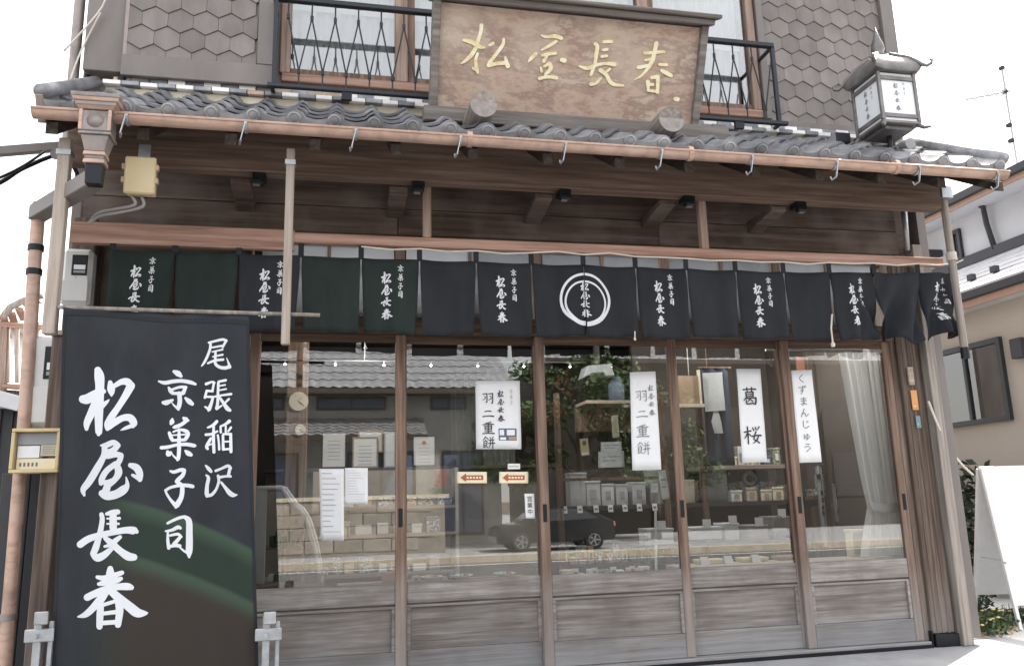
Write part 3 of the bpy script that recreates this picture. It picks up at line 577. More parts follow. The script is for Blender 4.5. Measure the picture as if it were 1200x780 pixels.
# verge tiles on both ends
for x in (RX0-.02, RX1-.03):
    vt = MB(); q = [onroof(s, h) for s, h in ((-.03, -.08), (1.06, -.08), (1.06, .07), (-.03, .07))]
    vt.add([(xx, yy, z2) for xx in (x, x+.04) for yy, z2 in q], [(0, 1, 2, 3), (4, 7, 6, 5), (0, 4, 5, 1), (1, 5, 6, 2), (2, 6, 7, 3), (3, 7, 4, 0)])
    part(pent, 'verge_board', vt, M['copper_dark'], .004)
    part(pent, 'verge_roll', MB().tube([Vector((x+.03, *onroof(s, .085))) for s in (-.02, .3, .6, 1.0)], .04, 10), M['tile'], smooth=True)

# gutter and its straps
gt = MB(); n = 9; gy, gz, gr = -1.030, 3.152, .043
for x, dz in ((-1.60, .0), (4.40, -.0)):
    for rr in (gr, gr-.005):
        for k in range(n+1):
            a = math.pi + math.pi*k/n; gt.v.append(Vector((x, gy+rr*math.cos(a), gz+rr*math.sin(a)+dz)))
m_ = n+1
for k in range(n):
    gt.f += [[k, k+1, 2*m_+k+1, 2*m_+k], [m_+k+1, m_+k, 3*m_+k, 3*m_+k+1], [k, m_+k, m_+k+1, k+1], [2*m_+k, 2*m_+k+1, 3*m_+k+1, 3*m_+k]]
gt.f += [[0, 2*m_, 3*m_, m_], [n, m_+n, 3*m_+n, 2*m_+n]]
gt.tube([(-1.60, gy-gr, gz), (4.40, gy-gr, gz)], .008, 6)
gutter = part(house, 'gutter', gt, M['copper'], smooth=2)
for x in (-1.60, 4.396): part(gutter, 'end_cap', MB().prism([(math.cos(math.pi+math.pi*k/8)*gr, math.sin(math.pi+math.pi*k/8)*gr) for k in range(9)], lambda u, v, a: (a, gy+u, gz+v), x, x+.004), M['copper'])
for px in (146, 287, 417, 540, 663, 775, 880, 978, 1073, 1163):
    p = U(px, 160, gy-gr-.003); b = MB(); x = p.x
    for k in range(8):
        a0, a1 = math.pi*.98+math.pi*k/8, math.pi*.98+math.pi*(k+1)/8
        b.bar((x, gy+(gr+.005)*math.cos(a0), gz+(gr+.005)*math.sin(a0)), (x, gy+(gr+.005)*math.cos(a1), gz+(gr+.005)*math.sin(a1)), .004, .016, (1, 0, 0))
    b.bar((x-.002, gy-gr-.006, gz-.02), (x-.022, gy-gr-.004, gz-.115), .014, .005, (1, 0, 0)).tube([(x-.022, gy-gr-.004, gz-.115), (x-.03, gy-gr+.03, gz-.125), (x-.03, gy, gz-.10)], .006, 6)
    b.bar((x, gy+gr, gz), (x, -.93, 3.20), .004, .014, (1, 0, 0))
    part(gutter, 'gutter_strap', b, M['galv'])
for x in (.72, 3.55, 2.1): part(gutter, 'gutter_joint', MB().tube([(x-.015, gy, gz-.003), (x+.015, gy, gz-.003)], gr+.004, 14), M['copper'], smooth=2)

# ornamental rain head on the gutter's left end, its shoe and the downpipe
hx = U(113, 150, -1.09).x; hd = part(house, 'rain_head', MB().box(hx-.085, hx+.085, -1.135, -.97, 3.02, 3.16), M['copper_dark'], .004)
def frus(n0, z0, z1, w0, w1, m, bev=.003):
    mb = MB(); yc = -1.055
    for zz_, w_ in ((z0, w0), (z1, w1)): mb.v += [Vector((hx+sx*w_, yc+sy*w_*.85, zz_)) for sx, sy in ((-1, -1), (1, -1), (1, 1), (-1, 1))]
    mb.f += [[3, 2, 1, 0], [4, 5, 6, 7]] + [[i, (i+1) % 4, 4+(i+1) % 4, 4+i] for i in range(4)]
    return part(hd, n0, mb, m, bev)
frus('cornice', 3.235, 3.262, .142, .146, M['copper_dark']); frus('cornice_lip', 3.212, 3.234, .130, .142, M['copper'])
frus('cornice', 3.186, 3.211, .118, .124, M['copper_dark']); frus('cornice_lip', 3.164, 3.185, .098, .118, M['copper'])
frus('collar', 2.998, 3.018, .098, .094, M['copper_dark']); frus('funnel', 2.895, 2.997, .058, .082, M['copper_dark'])
frus('collar', 2.868, 2.894, .066, .062, M['copper']); frus('spout', 2.845, 2.867, .052, .060, M['copper_dark']); frus('collar', 2.815, 2.844, .064, .060, M['copper']); frus('spout', 2.68, 2.814, .046, .050, M['black'])
for sx in (-1, 1): part(hd, 'corner_bead', MB().box(hx+sx*.085-.010, hx+sx*.085+.010, -1.146, -1.128, 3.02, 3.163), M['copper'], .003)
part(hd, 'medallion', MB().lathe([(.052, 0), (.052, -.008), (.043, -.012), (.038, -.007), (.030, -.014), (.0, -.02)], (hx, -1.136, 3.092), 18, 'y'), M['copper_dark'], smooth=True)
for o in [hd] + list(hd.children):                    # the whole head to its size beside the gutter
    for v in o.data.vertices:
        q = Vector((hx, -1.055, 3.09)) - base_of(house)
        v.co = q + (v.co-q)*.82 - Vector((0, 0, .012))
arm = part(house, 'drain_arm', MB().bar((hx, -1.03, 2.79), (-1.76, -.40, 2.80), .09, .09), M['taupe'], .005)
pts = [U(46, 238, -.4), U(41, 300, -.4), U(30, 480, -.4), U(8, 760, -.4)]
pts[3].z = -.02
dp = part(house, 'downpipe', MB().tube(pts, .036, 12), M['copper'], smooth=2)
for t in (.09, .14, .5, .8):
    q = pts[0].lerp(pts[3], t); q2 = pts[0].lerp(pts[3], t+.012); part(dp, 'pipe_ring', MB().tube([q, q2], .043, 12), M['black'] if t < .2 else M['copper_dark'], smooth=2)
part(house, 'downpipe', MB().tube([(-1.74, -.06, 5.6), (-1.74, -.06, 3.35), (-1.72, -.3, 3.22)], .034, 10), M['copper_dark'], smooth=2)
part(house, 'downpipe', MB().tube([(-1.655, -.05, 5.6), (-1.655, -.05, 3.86)], .022, 10), M['black'], smooth=2)
part(house, 'corner_duct', MB().box(-1.70, -1.645, .0, .1, 2.0, 6.0), M['taupe'])

# upper storey
up = part(house, 'upper_wall', MB().box(XL, -.43, .0, .10, 3.66, 6.1).box(3.24, XR, .0, .10, 3.66, 6.1).box(-.43, 3.24, .0, .10, 3.66, 3.97).box(-.43, 3.24, .0, .10, 5.55, 6.1), M['taupe'])
part(up, 'sill_board', MB().box(-.45, 3.25, -.03, -.002, 3.80, 3.94), M['plaster'], .004)
HW, HR = .160, .092
def clip(poly, f):
    out = []
    for i in range(len(poly)):
        a, b = poly[i], poly[(i+1) % len(poly)]; fa, fb = f(a), f(b)
        if fa >= 0: out.append(a)
        if fa*fb < 0: t = fa/(fa-fb); out.append((a[0]+(b[0]-a[0])*t, a[1]+(b[1]-a[1])*t))
    return out
def shingle_mesh(poly):
    mb = MB(); n = len(poly)
    f = lambda z_: -.008 + (z_)*.055                 # the lower edge stands proud
    c = (sum(p[0] for p in poly)/n, sum(p[1] for p in poly)/n); k = .985
    poly = [(c[0]+(p[0]-c[0])*k, c[1]+(p[1]-c[1])*k) for p in poly]
    mb.v += [Vector((u, f(v)-.002, v)) for u, v in poly] + [Vector((u, .004, v)) for u, v in poly]
    mb.f += [list(range(n)), list(range(n, 2*n))[::-1]] + [[(i+1) % n, i, n+i, n+(i+1) % n] for i in range(n)]
    me = mb.mesh('shingle'); me.materials.append(M['shingle']); return me
hexp = [(HW/2*math.sin(math.pi*k/3)/math.sin(math.pi/3), HR*math.cos(math.pi*k/3)) for k in range(6)]
me_hex = shingle_mesh(hexp)
def shingles(par, x0, x1, z0, z1, y):
    r = 0; zz = z0
    while zz < z1+HR:
        x = x0 + (HW/2 if r % 2 else 0)
        while x < x1+HW/2:
            pl = [(x+a, zz+b) for a, b in hexp]
            inside = all(x0 <= a <= x1 and z0 <= b <= z1 for a, b in pl)
            if inside: me = me_hex
            else:
                for f in (lambda p: p[0]-x0, lambda p: x1-p[0], lambda p: p[1]-z0, lambda p: z1-p[1]): pl = clip(pl, f) if pl else pl
                me = shingle_mesh([(a-x, b-zz) for a, b in pl]) if len(pl) > 2 and max(a for a, b in pl)-min(a for a, b in pl) > .02 and max(b for a, b in pl)-min(b for a, b in pl) > .02 else None
            if me: piece(par, 'shingle', me, Matrix.Translation((x, y, zz)) @ Matrix.Rotation(rnd.uniform(-.006, .006), 4, 'X'))
            x += HW
        zz += HR*1.5; r += 1
# right wall field with its foot flashing and corner trim
shingles(up, 3.31, 4.405, 3.96, 5.30, -.004)
part(up, 'foot_flashing', MB().box(3.26, 4.47, -.035, -.001, 3.80, 3.955), M['taupe'], .003)
part(up, 'corner_trim', MB().box(4.408, 4.53, -.05, -.001, 3.957, 6.0), M['taupe'], .004)
part(up, 'corner_trim', MB().box(3.245, 3.305, -.05, -.001, 3.957, 6.0), M['taupe'], .004)
# shutter case on the left, proud of the wall
case = part(house, 'shutter_case', MB().box(-1.42, -.47, -.15, -.001, 3.86, 6.0), M['taupe'], .004)
shingles(case, -1.40, -.585, 4.0, 5.05, -.156)
part(case, 'case_band', MB().box(-1.425, -.465, -.185, -.151, 3.845, 3.995), M['taupe'], .004)
part(case, 'case_stile', MB().box(-.58, -.465, -.185, -.151, 3.997, 6.0), M['taupe'], .004)
part(case, 'case_cover', MB().box(-1.665, -1.428, -.14, -.002, 3.885, 6.0), M['taupe'], .004)
part(case, 'case_batten', MB().box(-1.426, -1.40, -.165, -.151, 3.997, 6.0), M['copper_dark'], .002)
for x in (-1.45, -.9): part(case, 'case_bracket', MB().box(x, x+.05, -.14, -.02, 3.80, 3.858), M['black'])

# upper windows with white curtains
win = part(house, 'upper_window', MB().box(-.43, 3.24, -.03, .08, 3.972, 4.035), M['redwood'], .004)
for x in (-.41, .40, 1.37, 2.28, 3.20):
    wd = .035 if x in (-.41, 3.20) else .045
    part(win, 'window_post', MB().box(x-wd, x+wd, -.028, .06, 4.037, 5.55), M['redstrut'], .004)
    if x in (.40, 2.28): part(win, 'window_post', MB().box(x+wd+.004, x+wd+.055, -.002, .05, 4.037, 5.55), M['stile'], .003)
for a, b in ((-.375, .355), (.445, 1.325), (1.415, 2.235), (2.325, 3.165)):
    part(win, 'glass_pane', MB().box(a, b, .010, .014, 4.04, 5.55), M['glass_up'])
    part(win, 'bottom_rail', MB().box(a, b, -.004, .034, 4.037, 4.085), M['stile'], .003)
    ph = rnd.uniform(0, 6)
    part(win, 'curtain', MB().grid(70, 1, lambda u, v: (a+(b-a)*u, .15+.02*math.sin(u*52+ph)+.012*math.sin(u*23), 4.06+1.6*v)), M['lace'], smooth=True)
    part(win, 'curtain_hem', MB().box(a, b, .115, .117, 4.62, 4.66), M['curtain'])
part(house, 'upper_floor', MB().box(XL, XR, .2, 5, 3.70, 3.78), M['int_wood'])

# ------------------------------------------------------------------ window railing of black iron
rg = thing('window_railing', 'black iron railing with zigzag bars before the upstairs windows', 'railing', (1.4, -.25, 3.75))
yR = -.25; xa, xb = -.47, 3.24
part(rg, 'top_rail', MB().box(xa, xb, yR-.022, yR+.022, 4.44, 4.475), M['rail_iron'], .004)
part(rg, 'bottom_rail', MB().box(xa-.03, xb+.06, yR-.018, yR+.018, 3.80, 3.828), M['rail_iron'], .003)
for x in (xa+.01, xb-.01): part(rg, 'post', MB().box(x-.014, x+.014, yR-.014, yR+.014, 3.829, 4.439), M['rail_iron'])
for x in (xa, .66, 2.0, xb): part(rg, 'wall_stay', MB().box(x-.012, x+.012, yR, -.035, 4.45, 4.468).box(x-.012, x+.012, yR, -.035, 3.804, 3.822), M['rail_iron'])
for i in range(5): part(rg, 'foot_block', MB().box(-.02+.72*i, .05+.72*i, yR-.012, yR+.012, 3.745, 3.799), M['black'])
x = xa+.09
while x < xb-.06:
    b = MB().tube([(x, yR, 4.44), (x, yR, 4.33), (x+.078, yR, 3.93), (x+.078, yR, 3.829)], .0055, 6)
    b.tube([(x+.156, yR-.006, 4.33), (x+.078, yR-.006, 3.93)], .0055, 6)
    for q in ((x, 4.33), (x+.078, 3.93)): b.tube([(q[0], yR, q[1]-.018), (q[0], yR, q[1]+.018)], .011, 8)
    part(rg, 'zigzag_bar', b, M['rail_iron']); x += .156

# ------------------------------------------------------------------ carved shop sign leaning forward over the roof
sb0, st0 = Vector((.55, -.50, 3.60)), Vector((.55, -.78, 4.22)); sdir = (st0-sb0).normalized(); sn = Vector((0, -sdir.z, sdir.y))
SWD, SHT = 1.87, (st0-sb0).length
def SP(u, v, n=0): return sb0 + Vector((u, 0, 0)) + sdir*v + sn*n     # metres on the sign board
def sbox(mb, u0, u1, v0, v1, n0, n1):
    return mb.add([SP(u, v, n) for n in (n0, n1) for v in (v0, v1) for u in (u0, u1)], [(0, 2, 3, 1), (4, 5, 7, 6), (0, 1, 5, 4), (2, 6, 7, 3), (0, 4, 6, 2), (1, 3, 7, 5)])
sign = thing('shop_signboard', 'old brown wooden signboard with gilt brush characters 松屋長春 leaning over the tiled roof', 'signboard', (1.48, -.5, 3.5))
part(sign, 'board', sbox(MB(), .03, SWD-.03, .02, SHT-.02, -.05, 0), M['signwood'])
for u in (-.005, SWD-.045): part(sign, 'side_frame', sbox(MB(), u, u+.05, -.03, SHT-.01, -.07, .04), M['signframe'], .005)
part(sign, 'bottom_frame', sbox(MB(), .047, SWD-.047, -.02, .018, -.06, .02), M['signframe'], .004)
part(sign, 'top_moulding', sbox(MB(), -.03, SWD+.03, SHT-.008, SHT+.03, -.09, .075), M['signframe'], .006)
part(sign, 'top_moulding', sbox(MB(), -.06, SWD+.06, SHT+.031, SHT+.058, -.11, .115), M['signframe'], .006)
part(sign, 'base_plank', MB().box(.50, 2.62, -.60, -.47, 3.475, 3.575), M['signframe'], .006)
for px, py in ((567, 122), (787, 140)):
    p = U(px, py, -.88); lg = part(sign, 'support_log', MB().tube([(p.x, -.88, p.z), (p.x, -.2, p.z+.04)], [.086, .09], 20), M['log'], smooth=2)
    part(lg, 'log_end', MB().lathe([(.085, 0), (.080, -.006), (.0, -.007)], (p.x, -.8805, p.z), 20, 'y'), M['logend'])
for key, (x0, y0, x1, y1) in (('matsu', (535, 20, 605, 90)), ('ya', (610, 35, 670, 95)), ('naga', (673, 45, 733, 105)), ('haru', (740, 45, 820, 125))):
    P0 = SP(0, 0, .004)
    for ks in ((S[key],) if key != 'haru' else (S[key][:-1], S[key][-1:])):
      mb = MB(); glyph(mb, ks, lambda u, v, l: hit(x0+u*(x1-x0), y0+v*(y1-y0), P0, sn) + sn*l, 1.0)
      part(sign, 'gilt_character' if ks is not S['haru'][-1:] and len(ks) > 1 else 'gilt_seal', mb, M['gold'], solid=.006)

# ------------------------------------------------------------------ hanging lantern lamp on the pent roof
LC = Vector((3.885, -.60, 3.58)); lan = thing('roof_lantern', 'grey metal lantern with white lettered panes and curled roof on the tiles', 'lantern', (LC.x, LC.y, 3.36))
h = .145
part(lan, 'stand', MB().tube([(LC.x, LC.y, 3.28), (LC.x, LC.y, 3.585)], .018, 10).box(LC.x-.05, LC.x+.05, LC.y-.05, LC.y+.05, 3.345, 3.36), M['black'], smooth=2)
part(lan, 'base', MB().box(LC.x-h-.012, LC.x+h+.012, LC.y-h-.012, LC.y+h+.012, 3.59, 3.612).box(LC.x-h+.03, LC.x+h-.03, LC.y-h+.03, LC.y+h-.03, 3.56, 3.589), M['lantern_metal'], .004)
for sx in (-1, 1):
    for sy in (-1, 1):
        part(lan, 'corner_post', MB().box(LC.x+sx*h-.012, LC.x+sx*h+.012, LC.y+sy*h-.012, LC.y+sy*h+.012, 3.613, 3.985), M['lantern_metal'], .002)
        part(lan, 'foot', MB().tube([(LC.x+sx*(h-.01), LC.y+sy*(h-.01), 3.60), (LC.x+sx*(h+.02), LC.y+sy*(h+.02), 3.565), (LC.x+sx*(h+.05), LC.y+sy*(h+.05), 3.56)], [.02, .015, .008], 6), M['lantern_metal'], smooth=True)
for z0, z1 in ((3.635, 3.665), (3.925, 3.955)):
    b = MB()
    for s in (-1, 1): b.box(LC.x-h+.013, LC.x+h-.013, LC.y+s*h-.010, LC.y+s*h+.010, z0, z1).box(LC.x+s*h-.010, LC.x+s*h+.010, LC.y-h+.013, LC.y+h-.013, z0, z1)
    part(lan, 'cross_rail', b, M['lantern_metal'], .002)
for ax, s in (('y', -1), ('x', -1), ('y', 1), ('x', 1)):
    b = MB(); t = MB()
    if ax == 'y': b.box(LC.x-h+.013, LC.x+h-.013, LC.y+s*(h-.004)-.002, LC.y+s*(h-.004)+.002, 3.613, 3.98)
    else: b.box(LC.x+s*(h-.004)-.002, LC.x+s*(h-.004)+.002, LC.y-h+.013, LC.y+h-.013, 3.613, 3.98)
    pn = part(lan, 'pane', b, M['frost'])
    if s < 0:
        for j, key in enumerate(('matsu', 'ya', 'naga', 'haru')):
            zc, sz = 3.885-.058*j, .052
            glyph(t, G[key], (lambda u, v, l: (LC.x-.01+(u-.5)*sz, LC.y-h-.0005-l, zc-(v-.5)*sz)) if ax == 'y' else (lambda u, v, l: (LC.x-h-.0005-l, LC.y+.01-(u-.5)*sz, zc-(v-.5)*sz)), .8)
        part(pn, 'lettering', t, M['ink_grey']); t = MB()
        for j, key in enumerate(('kyo', 'ka', 'shi')):
            zc, sz = 3.90-.036*j, .030
            glyph(t, G[key], (lambda u, v, l: (LC.x+.055+(u-.5)*sz, LC.y-h-.0005-l, zc-(v-.5)*sz)) if ax == 'y' else (lambda u, v, l: (LC.x-h-.0005-l, LC.y-.055-(u-.5)*sz, zc-(v-.5)*sz)), .8)
        part(pn, 'lettering', t, M['ink_grey'])
part(lan, 'inner_lamp', MB().lathe([(.03, 3.7), (.05, 3.74), (.05, 3.84), (.02, 3.9)], (LC.x, LC.y, 0), 12), M['whitepaint'], smooth=True)
rf = MB(); prof_ = [(.182, 3.985), (.19, 4.005), (.178, 4.05), (.145, 4.105), (.075, 4.165), (.045, 4.19)]
for hw, zz in prof_:
    n = 5
    for sx, sy, ex, ey in ((-1, -1, 1, 0), (1, -1, 0, 1), (1, 1, -1, 0), (-1, 1, 0, -1)):
        for k in range(n):
            t = k/n; cor = (abs(t-.5)*2)**4*.03*(hw/.25)
            rf.v.append(Vector((LC.x+hw*(sx+2*t*ex), LC.y+hw*(sy+2*t*ey), zz+cor)))
nr = 20
for i in range(len(prof_)-1):
    for k in range(nr): rf.f.append([i*nr+k, i*nr+(k+1) % nr, (i+1)*nr+(k+1) % nr, (i+1)*nr+k])
rf.f += [list(range(nr))[::-1], [(len(prof_)-1)*nr+k for k in range(nr)]]
roof = part(lan, 'roof', rf, M['lantern_metal'], smooth=2)
for sx in (-1, 1):
    for sy in (-1, 1):
        part(roof, 'hip_curl', MB().tube([Vector((LC.x+sx*a, LC.y+sy*a, zz)) for a, zz in ((.05, 4.19), (.13, 4.13), (.17, 4.08), (.192, 4.045), (.215, 4.022), (.235, 4.033), (.24, 4.055), (.229, 4.065))], [.016, .016, .016, .015, .013, .012, .010, .008], 8), M['lantern_metal'], smooth=True)
part(roof, 'finial', MB().lathe([(.05, 4.175), (.055, 4.195), (.035, 4.22), (.048, 4.25), (.044, 4.29), (.020, 4.36), (.003, 4.44)], (LC.x, LC.y, 0), 12), M['lantern_metal'], smooth=True)
lan.location.z += .03
sp_ = thing('roof_floodlight', 'small black floodlight on a stalk beside the roof lantern', 'floodlight', (3.55, -.45, 3.45))
p = U(990, 166, -.45)
part(sp_, 'stalk', MB().tube([(p.x, -.45, p.z-.18), (p.x, -.45, p.z)], .012, 8), M['black'])
part(sp_, 'lamp_head', MB().box(p.x-.10, p.x+.02, -.50, -.40, p.z-.03, p.z+.05), M['black'], .008)
part(sp_, 'lens', MB().box(p.x-.104, p.x-.101, -.49, -.41, p.z-.02, p.z+.04), M['greyplastic'])
bk = thing('lantern_bracket_light', 'dark round floodlight fixed behind the roof lantern post', 'floodlight', (4.1, -.5, 3.5))
p = U(1062, 172, -.45)
part(bk, 'lamp_body', MB().lathe([(.055, -.07), (.06, 0), (.045, .05)], (p.x, -.45, p.z), 14, 'y'), M['greyplastic'], smooth=2)
part(bk, 'lamp_arm', MB().tube([(p.x, -.40, p.z), (LC.x+.02, -.58, 3.50)], .010, 8), M['black'])

# ------------------------------------------------------------------ noren curtain: sixteen panels on a cord
NX = [x*NKS for x in (-1.25, -.91, -.57, -.23, .11, .45, .79, 1.13, 1.46, 1.80, 2.14, 2.48, 2.82, 3.155, 3.49, 3.83, 4.11)]
def ntop(x): return NZ(2.485 + max(0, x/NKS-2.8)*.028)
def nbot(x): return NZ(2.035 + max(0, x/NKS-3.4)*.02)
noren = thing('noren_curtain', 'long navy noren curtain with white brush lettering and ring crest across the shopfront', 'curtain', (1.4, RY, 2.1))
NY = RY-.03
NP = [(rnd.uniform(0, 6), rnd.uniform(.55, 1.2), rnd.uniform(-.5, .5)) for _ in range(17)]
def npt(i, u, v, l=0):           # u across, v down a panel
    x0, x1 = NX[i], NX[i+1]; ph, am, tw = NP[i]; big = 2.2 if i >= 13 else 1
    gapl, gapr = .004 + .018*v**1.5*(1+.4*math.sin(ph)), .004 + .018*v**1.5*(1+.4*math.cos(ph))
    if i == 7: gapr = .0008 + .012*max(0, v-.75)**2
    if i == 8: gapl = .0008 + .012*max(0, v-.75)**2
    x = x0+gapl + (x1-x0-gapl-gapr)*u
    y = NY + am*(.017*math.sin(u*7+ph)*(.25+.75*v) + .009*math.sin(u*17+ph*2)*v + .005*math.sin(v*9+u*5+ph)) * big + tw*.03*v*(u-.5)
    zt, zb = ntop(x), nbot(x) + .008*math.sin(ph*3+u*2)
    if i == 15: zb += .05*u; y += -.05*v*u
    if i == 13: y += -.045*math.exp(-((u-.15-v*.9)/.10)**2)*v + .03*math.exp(-((u-.32-v*.9)/.09)**2)*v
    if i in (14, 15): y += .045*math.sin((u*1.3+v*.8)*8)*min(1, v*1.6); x += -.03*v*math.sin(v*3); zb += .03*math.sin(u*6)
    return Vector((x, y-l, zt+(zb-zt)*v + .006*math.sin(u*math.pi*1)*(1-v)*-1))
def ncol(t, i, keys, uc, zc, pitch, sz, fat):
    x0, x1 = NX[i], NX[i+1]
    for j, key in enumerate(keys):
        zt, zb = ntop(x0), nbot(x0)
        def fn(u, v, l):
            uu = uc + (u-.5)*sz/(x1-x0); z_ = zc - pitch*j - (v-.5)*sz*1.05
            return npt(i, uu, (zt-z_)/(zt-zb), .0022+l*.6)
        glyph(t, G[key], fn, fat)
TEXT = {0, 2, 4, 6, 9, 11, 13, 15}
for i in range(16):
    if i == 8: continue
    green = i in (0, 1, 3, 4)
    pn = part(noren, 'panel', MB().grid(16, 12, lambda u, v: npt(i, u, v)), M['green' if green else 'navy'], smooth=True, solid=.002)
    if i == 7: pn8 = part(noren, 'panel', MB().grid(16, 12, lambda u, v: npt(8, u, v)), M['navy'], smooth=True, solid=.002)
    if i in TEXT:
        t = MB(); dz = NZ(2.368+max(0, NX[i]/NKS-2.8)*.028)
        ncol(t, i, ('matsu', 'ya', 'naga', 'haru'), .43, dz, .080, .086, 1.12)
        part(pn, 'lettering', t, M['ink_white']); t = MB()
        ncol(t, i, ('kyo', 'ka', 'shi', 'tsukasa'), .68, dz+.062, .057, .055, 1.15)
        part(pn, 'lettering', t, M['ink_white'])
    if i == 7:                              # ring crest printed across two panels, split at the seam
        for half in (7, 8):
            pp = pn if half == 7 else pn8
            t = MB(); cx, cz = NX[8]+.003, NZ(2.268)
            def on(x, z_, l):
                j = half; u = (x-NX[j])/(NX[j+1]-NX[j]); zt, zb = ntop(x), nbot(x)
                return npt(j, max(.0, min(1, u)), (zt-z_)/(zt-zb), .0022+l)
            lo, hi = (math.pi*.5, math.pi*1.5) if half == 7 else (-math.pi*.5, math.pi*.5)
            for rad, oz, wd in ((.157*NKS, 0, .017), (.130*NKS, -.018*NKS, .013)):
                n = 26; o = len(t.v)
                for k in range(n+1):
                    a = lo+(hi-lo)*k/n; wk = wd*(1+.35*max(0, -math.sin(a)))
                    for rr in (rad-wk/2, rad+wk/2): t.v.append(on(cx+rr*math.cos(a), cz+oz+rr*math.sin(a), .0002 if oz else 0))
                for k in range(n): t.f.append([o+2*k, o+2*k+1, o+2*k+3, o+2*k+2])
            for j, key in enumerate(('matsu', 'ya', 'naga', 'haru')):
                zc, sz = cz+.088-.061*j, .072
                tt = MB(); glyph(tt, G[key], lambda u, v, l: (cx+(u-.5)*sz, 0, zc-(v-.5)*sz), 1.1)
                sgn = -1 if half == 7 else 1
                for f in tt.f:
                    pl = clip([(tt.v[q].x, tt.v[q].z) for q in f], lambda p: sgn*(p[0]-cx)-.001)
                    if len(pl) > 2: t.add([on(a, b, .0004+.00002*j) for a, b in pl], [list(range(len(pl)))])
            part(pp, 'crest', t, M['ink_white'])
for i, x in enumerate(NX):
    x = min(max(x, NX[0]+.02), NX[-1]-.02)
    part(noren, 'loop', MB().box(x-.017, x+.017, NY-.004, NY+.003, ntop(x)-.012, NZ(2.556+max(0, x/NKS-2.8)*.02)), M['navy'])
cp = []
for i in range(4, 17):
    x = NX[i]; cp.append((x, NY-.012, NZ(2.548+max(0, x/NKS-2.8)*.022)))
    if i < 16: cp.append(((x+NX[i+1])/2, NY-.022, NZ(2.533+max(0, x/NKS-2.8)*.022 + .03*rnd.random()*(i > 6))))
part(noren, 'cord', MB().tube(cp + [(4.16*NKS, -.40, NZ(2.60))], .0055, 6), M['rope'])
part(noren, 'tail_cord', MB().tube([U(975, 368, NY-.04), U(974, 385, NY-.04), U(976, 402, NY-.04)], .006, 6).lathe([(.004, .02), (.016, 0), (.012, -.02)], U(976, 403, NY-.04), 8), M['rope'])
part(noren, 'tail_cord', MB().tube([U(744, 388, NY-.03), U(744, 396, NY-.03)], .004, 6).lathe([(.003, .012), (.010, 0), (.006, -.01)], U(744, 397, NY-.03), 8), M['rope'])

# ------------------------------------------------------------------ hanging poles under the eave
for (a, b, yy, wd, lab, mm) in (((75, 168), (61, 392), -.80, .062, 'weathered square pole hanging under the eave at the banner corner', 'polewood'),
                            ((339.5, 172), (336, 404), -.845, .046, 'slim pale square pole hanging before the noren by the banner rod', 'polewood')):
    p, q = U(*a, yy), U(*b, yy); q.x = (p.x+q.x)/2; p.x = q.x
    pl = thing('hanging_pole', lab, 'pole', (p.x, yy, q.z), 'hanging eave poles')
    part(pl, 'shaft', MB().box(p.x-wd/2, p.x+wd/2, yy-wd/2, yy+wd/2, q.z, 3.10), M[mm], .004)
    part(pl, 'top_strap', MB().box(p.x-wd/2-.006, p.x+wd/2+.006, yy-wd/2-.006, yy+wd/2+.006, 3.0, 3.03), M['galv'])
QY = -.42; p, q = U(1108.5, 255, QY), U(1131, 415, QY); q.x = (p.x+q.x)/2; p.x = q.x
pl = thing('hanging_pole', 'round grey pole below the eave end that ties the noren cord', 'pole', (p.x, QY, q.z), 'hanging eave poles')
part(pl, 'shaft', MB().tube([(p.x, QY, q.z+.02), (p.x, QY, 3.22)], .027, 12), M['paleboard'], smooth=2)
part(pl, 'foot_sleeve', MB().tube([(p.x, QY, q.z-.03), (p.x, QY, q.z+.05)], .030, 12), M['black'], smooth=2)
part(pl, 'cord_knot', MB().tube([(p.x, QY, NZ(2.585)), (p.x, QY, NZ(2.64))], .038, 10), M['rope'], smooth=2)
part(pl, 'pole_bracket', MB().box(p.x-.045, p.x+.045, QY-.05, QY+.05, 3.20, 3.29).tube([(p.x, QY, 3.28), (p.x+.10, QY+.2, 3.42)], .012, 6), M['galv'])
part(house, 'corner_pipe', MB().tube([(4.33, -.09, 2.90), (4.345, -.10, 3.3)], .02, 8), M['galv'], smooth=True)

# ------------------------------------------------------------------ big banner
BY = -.82
tl, tr, bl, br = U(75, 360, BY), U(292, 372, BY), U(62, 782, BY), U(303, 782, BY)
BAN_X0 = tl.x
def bx(px, py): p = U(px, py, BY); return (p.x-BANB.x, p.z-BANB.z)
BANB = Vector(((bl.x+br.x)/2, BY, .1))
BAN_FLARE = [((bx(135, 583), bx(210, 604), bx(298, 644)), (.028, .041, .033)), ((bx(120, 640), bx(210, 668), bx(298, 705)), (.043, .036, .031))]
zbot = .14; kext = (tl.z-zbot)/(tl.z-bl.z)
BL, BR = tl+(bl-tl)*kext, tr+(br-tr)*kext
def by(x, z_):
    lo = max(0, min(1, (1.45-z_)/1.0))
    return BY + .004*math.sin(x*6+1) + lo*(.007*math.sin(x*34+z_*1.2)*max(0, min(1, (x+1.0)/.4)) + .004*math.sin(x*21+2)) + .006*math.sin(z_*5+x*3) + .004*math.sin(x*13-z_*4) + .006*max(0, (z_-1.6))*math.sin(x*26)
def bpt(u, v):
    p = tl.lerp(tr, u).lerp(BL.lerp(BR, u), v); p.z += .006*math.sin(u*9)*(1-v)
    p.y = by(p.x, p.z); return p
ban = thing('shop_banner', 'tall navy cloth banner with large white brush characters beside the doors', 'banner', tuple(BANB))
part(ban, 'cloth', MB().grid(48, 40, bpt), banner_mat(), smooth=True, solid=.002)
